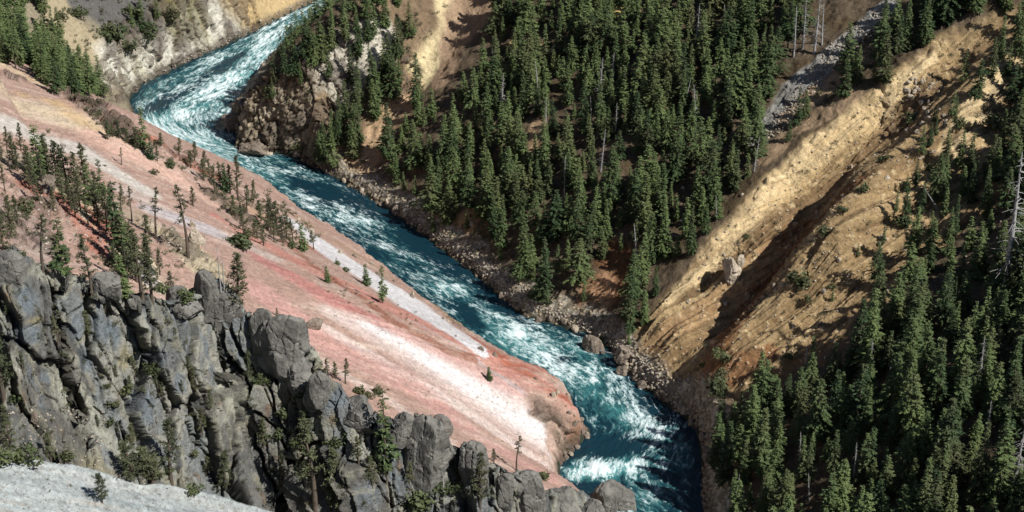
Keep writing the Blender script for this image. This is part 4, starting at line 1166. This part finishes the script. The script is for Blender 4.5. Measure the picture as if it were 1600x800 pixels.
for x_, y_, h_ in [(1248, 448, 22), (1132, 564, 20), (1120, 612, 26), (1128, 592, 16), (1285, 366, 14), (1262, 472, 10), (1350, 300, 12), (1420, 190, 14), (1098, 575, 8), (1300, 452, 9), (1318, 330, 9), (1234, 560, 10), (1166, 372, 6), (1380, 250, 10),
                   (1340, 560, 16), (1270, 600, 18), (1200, 628, 18), (940, 536, 8), (845, 470, 12), (832, 466, 10), (858, 474, 9), (1460, 270, 16), (1400, 352, 16), (1500, 200, 14), (1560, 200, 20), (1590, 180, 18), (120, 26, 14), (210, 24, 18), (180, 62, 26), (232, 60, 22),
                   (205, 78, 16), (96, 30, 10), (270, 30, 16), (165, 58, 16), (420, 152, 14), (470, 235, 14), (460, 120, 10)]:
    put(random.choice(BUSHES), x_, y_, h_, 'bush', sxy=random.uniform(1.0, 1.4))
for x_, y_, h_ in [(1462, 210, 30), (1440, 240, 44), (1452, 228, 36), (1478, 250, 50), (1430, 290, 40), (1400, 330, 34), (1505, 130, 50), (1528, 150, 56), (1488, 180, 40), (1548, 120, 60), (1440, 330, 46), (1500, 260, 56), (1520, 300, 60), (1416, 300, 30), (1340, 400, 22), (1380, 380, 30), (1300, 470, 20), (1470, 300, 60), (1492, 190, 40), (1420, 470, 24), (1392, 480, 28), (1378, 470, 40), (1362, 480, 24), (1246, 196, 60), (1232, 220, 34), (1380, 130, 86), (1366, 128, 46), (1444, 70, 72), (1258, 182, 40), (1460, 190, 26), (1545, 560, 60),
                   (1126, 720, 62), (430, 128, 46), (445, 114, 50), (460, 102, 60), (480, 88, 60), (500, 96, 62), (520, 74, 60), (540, 62, 60), (560, 92, 64), (548, 132, 60), (560, 162, 64), (540, 184, 56), (530, 204, 56), (520, 228, 56), (506, 246, 56), (552, 212, 50), (586, 152, 60), (600, 122, 60), (426, 152, 30), (575, 64, 60), (604, 42, 60), (470, 132, 34), (590, 180, 50), (514, 120, 40), (620, 90, 60), (640, 60, 56), (624, 130, 44), (985, 520, 70), (1006, 506, 56), (982, 538, 20), (850, 470, 98), (912, 470, 34), (676, 362, 34), (500, 255, 52), (520, 262, 60), (1490, 470, 40), (1395, 505, 44)]:
    put(random.choice(['fir0', 'fir1', 'fir3', 'fir4', 'fir6']), x_, y_, h_, 'fir', sxy=random.uniform(.9, 1.2), sink=.2)

# low scrub, dead twigs and grass tufts between the trees: one mass
ug = []
g = np.random.default_rng(77)
def scatter(poly, n, s0, s1):
    P = np.array(poly, float); lo, hi = P.min(0), P.max(0)
    k = 0
    while k < n:
        a_, b_ = g.uniform(lo[0], hi[0]), g.uniform(lo[1], hi[1])
        if not in_poly(np.array([a_]), np.array([b_]), poly)[0]: continue
        k += 1
        h, _n = hit_px(a_, b_)
        if h is None or h.z < .6: continue
        ug.append((h, g.uniform(s0, s1)))
scatter([(0, 190), (120, 215), (210, 300), (300, 400), (330, 440), (250, 460), (140, 420), (0, 400)], 260, .25, 1.0)
scatter([(100, 130), (200, 190), (350, 270), (450, 320), (500, 370), (470, 390), (380, 330), (250, 250), (150, 200)], 240, .3, 1.3)
scatter([(330, 300), (400, 320), (480, 380), (440, 390), (340, 350)], 60, .3, 1.0)
scatter([(0, 430), (300, 500), (450, 600), (700, 720), (850, 780), (500, 800), (0, 690)], 240, .25, .9)
scatter([(480, 400), (620, 470), (700, 540), (520, 470)], 30, .2, .5)
scatter([(400, 330), (900, 620), (860, 740), (560, 560)], 40, .12, .4)
scatter([(1100, 380), (1450, 80), (1600, 60), (1600, 400), (1100, 650), (980, 560)], 200, .2, .9)
scatter([(1190, 220), (1400, 10), (1450, 60), (1300, 170)], 90, .3, 1.0)
scatter([(590, 300), (700, 370), (860, 470), (960, 520), (1000, 500), (900, 430), (700, 330)], 120, .3, 1.1)
scatter([(90, 0), (260, 0), (340, 40), (230, 110), (130, 100)], 130, .3, 1.2)
scatter([(400, 150), (560, 60), (700, 0), (640, 160), (560, 270), (480, 240)], 160, .3, 1.2)
scatter([(0, 690), (460, 800), (300, 800), (0, 760)], 26, .1, .3)
bv_ = [bush_parts(600 + i, n=70)[1] for i in range(4)]
bv_ = [(np.vstack(b.V), np.vstack(b.F)) for b in bv_]
UV_, UF_, nu = [], [], 0
for h, s_ in ug:
    v, f = bv_[g.integers(0, 4)]; a_ = g.uniform(0, 6.28); ca, sa = math.cos(a_), math.sin(a_)
    UV_.append((v * np.array([1, 1, g.uniform(.5, 1.1)])) @ np.array([[ca, sa, 0], [-sa, ca, 0], [0, 0, 1]]) * s_ + np.array(h)); UF_.append(f + nu); nu += len(v)
M_SCRUB = leaf_mat('scrub_leaves', (0.045, 0.055, 0.03), (0.11, 0.11, 0.055), (0.16, 0.13, 0.09))
tag(link('undergrowth', mesh_np('undergrowth', np.vstack(UV_), np.vstack(UF_), M_SCRUB)), 'low dry scrub scattered over the slopes', kind='stuff')

# loose stones: one mass
ug = []
scatter([(0, 700), (140, 728), (280, 762), (460, 802), (0, 800)], 420, .05, .22)
scatter([(400, 330), (900, 640), (860, 740), (560, 560), (420, 470), (300, 330), (150, 200), (0, 120), (0, 190), (200, 300)], 520, .08, .30)
scatter([(1100, 380), (1450, 80), (1600, 60), (1600, 400), (1100, 650), (980, 560)], 900, .12, .5)
scatter([(600, 325), (700, 385), (800, 470), (900, 510), (960, 560), (1060, 650), (1090, 650), (1000, 560), (960, 520), (860, 480), (760, 410), (660, 345)], 1300, .15, .6)
scatter([(1180, 225), (1290, 75), (1380, 5), (1395, 30), (1310, 100), (1205, 225)], 700, .2, .6)
scatter([(200, 160), (330, 90), (480, 10), (470, 0), (320, 75), (200, 140)], 400, .2, .7)
scatter([(0, 640), (160, 640), (220, 740), (0, 700)], 160, .1, .4)
scatter([(60, 290), (160, 320), (330, 370), (320, 440), (200, 400), (60, 400)], 260, .15, .6)
scatter([(510, 260), (600, 190), (640, 160), (640, 220), (600, 300), (560, 290)], 200, .12, .4)
st_ = []
for i in range(6):
    bm = bmesh.new(); bmesh.ops.create_icosphere(bm, subdivisions=1, radius=1.0)
    v = np.array([q.co[:] for q in bm.verts]); f = np.array([[q.index for q in fc.verts] for fc in bm.faces]); bm.free()
    v = v * g.uniform(.6, 1.1, (len(v), 1)) * np.array([1, g.uniform(.6, 1), g.uniform(.5, .85)]); st_.append((v, f))
UV_, UF_, nu = [], [], 0
for h, s_ in ug:
    v, f = st_[g.integers(0, 6)]; a_ = g.uniform(0, 6.28); ca, sa = math.cos(a_), math.sin(a_)
    UV_.append(v @ np.array([[ca, sa, 0], [-sa, ca, 0], [0, 0, 1]]) * s_ + np.array(h) + [0, 0, s_ * .2]); UF_.append(f + nu); nu += len(v)
M_STONE = plain_mat('loose_stone', (0.14, 0.115, 0.09), (0.52, 0.46, 0.38), 0.5)
tag(link('loose_stones', mesh_np('loose_stones', np.vstack(UV_), np.vstack(UF_), M_STONE)), 'loose stones littering the scree and the river banks', kind='stuff')

# ---------------------------------------------------------------- crags of the cliff crest, boulders, driftwood
def rock(px, py, wpx, hpx, mat, kind, seed, deep=1.0, tall=False, planes=12, rz=0.0, lift=.5, look='', sub=4, tz=0.0):
    """PY = middle of the visible rock, HPX its height"""
    h, nrm = hit_px(px, py + hpx * .42)
    if h is None: return
    dep = px_of(h)[2]
    w_ = wpx * dep / FPX / 2; hh = hpx * dep / FPX / 2 / (0.92 if tall else .8)
    nm = 'rock_crag' if kind == 'crag' else 'boulder'
    me_ = rock_mesh(nm, seed, mat, w_ * 1.1, w_ * deep, hh * 1.15, planes, sub, .034 if kind == 'crag' else .05, tall)
    o = link(nm, me_)
    o.location = (h.x, h.y, h.z + hh * lift); o.rotation_euler = (0, tz, rz)
    ITEMS.append(dict(o=o, kind=kind, px=px, py=py, hp=hpx, look=look))
    return o
CR = [(450, 522, 78, 84, 'big block-shaped dark crag with a shadowed left side on the cliff crest'), (410, 508, 38, 64, 'slim grey crag standing just left of the big dark block crag'), (325, 446, 46, 66, 'pointed dark grey crag below the open-crowned pine and dead spars'),
      (355, 474, 50, 56, 'rounded dark crag right of the pointed crag on the cliff crest'), (15, 412, 50, 50, 'dark grey crag at the left end of the cliff crest'), (168, 440, 46, 36, 'dark overhanging crag below the red soil patch'),
      (285, 470, 60, 40, 'low dark crag left of the pointed crag'), (664, 690, 74, 110, 'tall brown-grey rock tower with a rounded top against the pink scree'), (742, 715, 50, 70, 'leaning pointed rock fin right of the rock tower'),
      (628, 664, 46, 44, 'squat grey crag on the left shoulder of the rock tower'), (560, 640, 56, 56, 'dark crag topped by three low bushes'), (500, 604, 40, 60, 'brown crag on the crest below the small pine group'),
      (822, 762, 62, 68, 'broad dark crag near the lower end of the cliff crest'), (786, 758, 40, 50, 'small grey crag left of the broad dark crag'), (880, 782, 60, 44, 'low brown crag between the broad crag and the river'),
      (960, 776, 66, 64, 'lone brown crag standing at the edge of the river bottom'), (690, 660, 30, 30, 'small crag on the right shoulder of the rock tower'), (925, 795, 40, 30, 'low crag just left of the lone river crag'), (470, 580, 50, 40, 'dark crag directly below the big block crag')]
for i, (a_, b_, w_, h_, lb) in enumerate(CR):
    tall = h_ > w_ * .9
    o = rock(a_, b_, w_, h_, M_DARKROCK, 'crag', 900 + i, .8, tall, 11, random.uniform(-.3, .3), .42, lb, 5, random.uniform(-.12, .12))
BD = [(925, 542, 34, 34, 'large rounded brown boulder standing in the rapids beside the log', M_BROWNROCK), (914, 558, 18, 14, 'small dark boulder in the water below the large rounded one', M_BROWNROCK), (974, 548, 30, 30, 'big brown boulder on the bank right of the log', M_BROWNROCK),
      (974, 576, 22, 18, 'smooth grey boulder at the water edge below the log', M_BROWNROCK), (1141, 415, 32, 34, 'large half-buried boulder on the bright scarp of the landslide', M_PALEROCK), (1157, 408, 14, 18, 'oval pale boulder touching the half-buried one', M_PALEROCK),
      (735, 348, 9, 8, 'small pale boulder on the shaded river bank', M_PALEROCK), (365, 188, 40, 22, 'dark flat boulder lying below the forested point', M_BROWNROCK), (395, 228, 56, 12, 'long flat brown slab at the foot of the buttress', M_BROWNROCK), (378, 160, 30, 20, 'grey boulder in the shade of the forested point', M_BROWNROCK),
      (330, 142, 10, 6, 'small dark rock breaking the rapids of the upper bend', M_BROWNROCK), (490, 504, 26, 16, 'red-brown rock on the pink scree right of the block crag', M_BROWNROCK), (55, 646, 16, 18, 'rounded brown boulder stuck in the pale gully', M_BROWNROCK),
      (300, 350, 12, 12, 'pale boulder in the cream outcrop of the left slope', M_PALEROCK), (308, 370, 22, 24, 'big pale block in the cream outcrop', M_PALEROCK), (75, 285, 40, 30, 'brown weathered outcrop boulder between the pines', M_BROWNROCK)]
for i, (a_, b_, w_, h_, lb, mt) in enumerate(BD):
    rock(a_, b_, w_, h_, mt, 'rock', 950 + i, .85, False, 12, random.uniform(0, 3), .35, lb, 4)
# boulders along the right bank
random.seed(9)
RBP = np.array(RIGHT_PX, float)
for i in range(64):
    t_ = random.uniform(2.2, 25.5); k = int(t_); f_ = t_ - k
    a_, b_ = RBP[k] * (1 - f_) + RBP[k + 1] * f_
    a_ += random.uniform(2, 16); b_ += random.uniform(-12, 3)
    s_ = random.uniform(6, 13) * (1.25 if b_ > 480 else .85)
    rock(a_, b_, s_, s_ * .8, random.choice([M_BROWNROCK, M_PALEROCK, M_BROWNROCK]), 'bankrock', 1000 + i, random.uniform(.7, 1.1), False, 11, random.uniform(0, 3), .30, '', 3)
LBP = np.array(LEFT_PX, float)
for i in range(46):
    t_ = random.uniform(4.5, 24.0); k = int(t_); f_ = t_ - k
    a_, b_ = LBP[k] * (1 - f_) + LBP[k + 1] * f_
    a_ += random.uniform(-12, 3); b_ += random.uniform(-1, 8)
    s_ = random.uniform(4, 10)
    rock(a_, b_, s_, s_ * .8, random.choice([M_BROWNROCK, M_BROWNROCK, M_PALEROCK]), 'leftrock', 1200 + i, random.uniform(.7, 1.1), False, 11, random.uniform(0, 3), .30, '', 3)
random.seed(11)
for i in range(60):     # blocks on the landslide
    a_, b_ = (random.uniform(1415, 1480), random.uniform(120, 205)) if i < 34 else (random.uniform(1060, 1420), random.uniform(250, 560))
    rock(a_, b_, random.uniform(4, 9), random.uniform(4, 7), M_PALEROCK, 'slideblock', 1100 + i, .9, False, 9, random.uniform(0, 3), .3, '', 2)
# driftwood logs
def log_(p0, p1, r_px, label):
    h0, _ = hit_px(*p0); h1, _ = hit_px(*p1)
    if h0 is None or h1 is None: return
    dep = px_of(h0)[2]; r_ = r_px * dep / FPX
    a0, a1 = np.array(h0) + [0, 0, r_ * 1.4], np.array(h1) + [0, 0, r_ * 1.4]
    a0[2] = max(a0[2], .35); a1[2] = max(a1[2], .35)
    tv = np.linspace(0, 1, 8)[:, None]; P_ = a0 * (1 - tv) + a1 * tv + np.array([0, 0, .12]) * np.sin(tv * 3.1)
    o_ = P_[0].copy(); mb = MB(); mb.add(*tube(P_ - o_, np.linspace(r_, r_ * .5, 8), 7))
    for q_ in (2, 4, 5):
        mb.add(*tube([P_[q_] - o_, P_[q_] - o_ + np.array([.3, -.3, .9])], [r_ * .4, .03], 4))
    o = link('driftwood_log', mb.mesh('driftwood_log', M_DEAD, True)); o.location = o_
    tag(o, label, 'log')
log_((930, 556), (982, 560), 1.3, 'bleached log reaching from the bank over the water beside the rounded boulder')
log_((1000, 350), (1060, 372), 1.0, 'fallen grey trunk lying among firs above the dark clearing')
log_((1380, 722), (1414, 752), 1.3, 'fallen bare trunk lying downhill among the lower right firs')
log_((1436, 250), (1462, 236), 1.2, 'short fallen trunk at the shaded edge of the landslide')
print('items', len(ITEMS), time.time() - T0)

# ---------------------------------------------------------------- labels: size and shape, then the nearest landmark and the direction from it
MARKS = [(1141, 415, 'half-buried landslide boulder'), (925, 542, 'rounded boulder in the rapids'), (1050, 650, 'dark bank at the landslide foot'), (960, 440, 'dark soil clearing'), (905, 490, 'gravel fan by the river'), (835, 215, 'small pale clearing'),
         (1272, 40, 'cluster of grey snags'), (1240, 130, 'top of the grey talus strip'), (1195, 215, 'lower end of the grey talus strip'), (1330, 70, 'middle of the grey talus strip'), (1450, 90, 'head of the bright scarp'), (1300, 200, 'middle of the bright scarp'), (1180, 330, 'lower bright scarp'), (1567, 360, 'tall white snag'), (1529, 570, 'short white snag'),
         (1582, 700, 'wide-branched white snag'), (1390, 735, 'fallen bare trunk'), (1450, 160, 'pale block field'), (1530, 220, 'bright right-hand rib of the slide'), (1270, 600, 'lower edge of the landslide'), (1400, 450, 'shadowed edge of the landslide'), (1120, 700, 'shaded bank of the river bottom'), (1100, 790, 'lowest visible river bend'),
         (1250, 720, 'middle of the lower wood'), (1330, 640, 'upper middle of the lower wood'), (1480, 520, 'upper right of the lower wood'), (1480, 640, 'right half of the lower wood'), (1180, 770, 'lower left corner of the lower wood'), (1310, 780, 'lower middle of the lower wood'), (1450, 780, 'lower right of the lower wood'), (1560, 620, 'right edge of the lower wood'),
         (690, 60, 'cream scree chute'), (640, 120, 'grey knob under the cream chute'), (580, 230, 'bare tan chute'), (500, 150, 'white crag of the point'), (440, 190, 'columnar buttress'), (425, 90, 'water side of the forested point'), (520, 50, 'crest of the forested point'), (710, 365, 'small gravel cove'), (640, 300, 'bank below the bare tan chute'), (780, 420, 'stony bank below the main wood'),
         (850, 460, 'green patch on the bank'), (750, 150, 'left part of the main wood'), (700, 230, 'lower left part of the main wood'), (780, 300, 'lower part of the main wood'), (900, 360, 'broad fir above the bank'), (1000, 320, 'lower right part of the main wood'), (900, 120, 'middle of the main wood'), (960, 20, 'yellow rock window at the top'), (1050, 60, 'upper middle of the main wood'),
         (1080, 180, 'right part of the main wood'), (1150, 90, 'upper right of the main wood'), (1100, 290, 'right margin of the main wood'), (830, 40, 'upper left of the main wood'), (985, 200, 'centre right of the main wood'), (820, 150, 'pale rocks in the upper wood'), (40, 60, 'mouth of the ravine wood'), (110, 120, 'lower tip of the ravine wood'), (20, 0, 'top of the ravine wood'), (180, 30, 'dark talus field'), (150, 180, 'brown outcrop at the spur tip'),
         (230, 220, 'red edge above the upper rapids'), (330, 270, 'red lip of the spur'), (370, 340, 'brown outcrop on the scree'), (440, 345, 'knob above the white chute'), (580, 440, 'white chute'), (620, 520, 'middle of the pink scree'), (807, 700, 'white band of the scree'), (640, 690, 'rock tower'), (742, 715, 'leaning rock fin'), (450, 522, 'big dark block crag'), (325, 446, 'pointed dark crag'), (60, 340, 'red and lilac slope'), (150, 400, 'red soil patch'), (230, 430, 'lilac scree pocket'),
         (300, 380, 'cream outcrop'), (80, 260, 'upper pine belt'), (140, 300, 'lower pine belt'), (20, 230, 'left end of the pine belt'), (100, 520, 'blue-grey slab wall'), (250, 560, 'dark fissure of the cliff'), (30, 640, 'pale gully'), (80, 715, 'crest of the pale foreground slope'), (220, 750, 'broad bushy pine'), (350, 760, 'lower end of the foreground slope'), (400, 600, 'middle of the grey cliff'), (490, 720, 'lower cliff below the block crag'), (600, 770, 'foot of the rock tower'), (850, 750, 'crag group by the river'), (960, 770, 'lone river crag'),
         (395, 228, 'flat slab below the buttress'), (560, 300, 'bank opposite the spur'), (1000, 590, 'stony bank below the log')]
ORD = ['nearest', 'second', 'third', 'fourth', 'fifth', 'sixth', 'seventh', 'eighth', 'ninth', 'tenth', 'eleventh', 'twelfth', 'thirteenth', 'fourteenth', 'fifteenth', 'sixteenth', 'seventeenth', 'eighteenth', 'nineteenth', 'twentieth']
NOUN = dict(fir='fir', pine='pine', dead='bare dead tree', bush='bush', bankrock='boulder', slideblock='block', leftrock='rock')
CAT = dict(fir='fir tree', pine='pine tree', dead='dead tree', bush='bush', bankrock='boulder', leftrock='boulder', slideblock='boulder', rock='boulder', crag='crag')
GROUP = dict(fir='firs of the canyon walls', pine='pines on the left wall', dead='bare grey dead trees', bush='low bushes on the slopes', bankrock='boulders strewn along the right bank', slideblock='pale blocks on the landslide', leftrock='rocks along the foot of the left wall')
buckets = {}
for it in ITEMS:
    if it['kind'] in ('crag', 'rock'):
        tag(it['o'], it['look'], CAT[it['kind']]); continue
    cx, cy = it['px'], it['py'] - it['hp'] * .5
    mk = min(MARKS, key=lambda m_: (m_[0] - cx) ** 2 + (m_[1] - cy) ** 2)
    dx, dy_ = cx - mk[0], cy - mk[1]
    dr = ('right of' if dx > 0 else 'left of') if abs(dx) > abs(dy_) else ('below' if dy_ > 0 else 'above')
    it['dd'] = math.hypot(dx, dy_)
    buckets.setdefault((it['kind'], mk[2], dr), []).append(it)
shape_word = {'fir0': 'dense', 'fir1': 'slender', 'fir2': 'broad', 'fir3': 'narrow', 'fir4': 'ragged', 'fir5': 'loose', 'fir6': 'tight', 'fir7': 'thin'}
for (kd, mk, dr), lst in buckets.items():
    lst.sort(key=lambda t: t['dd'])
    for i, it in enumerate(lst):
        big = it['hp'] > (90 if kd == 'fir' else 60 if kd == 'pine' else 70 if kd == 'dead' else 18 if kd == 'bush' else 9)
        sw = shape_word.get(it['look'], {'sparse': 'sparse', 'twisted': 'twisted', 'broad': 'bushy'}.get(it['look'], ''))
        size = ('tall' if big else 'short') if kd in ('fir', 'pine', 'dead') else ('large' if big else 'small')
        col_ = {'fir': 'green', 'pine': 'dull green', 'dead': 'grey', 'bush': 'green', 'bankrock': 'rough', 'slideblock': 'pale', 'leftrock': 'wet brown'}[kd]
        n_ = NOUN[kd]
        if len(lst) == 1: tx = f"{size} {sw} {col_} {n_} just {dr} the {mk}"
        else: tx = f"{size} {sw} {col_} {n_}, {ORD[i] if i < 20 else 'outermost'} {dr} the {mk}"
        tag(it['o'], ' '.join(tx.split()), CAT[kd], GROUP[kd])
print('done', time.time() - T0)
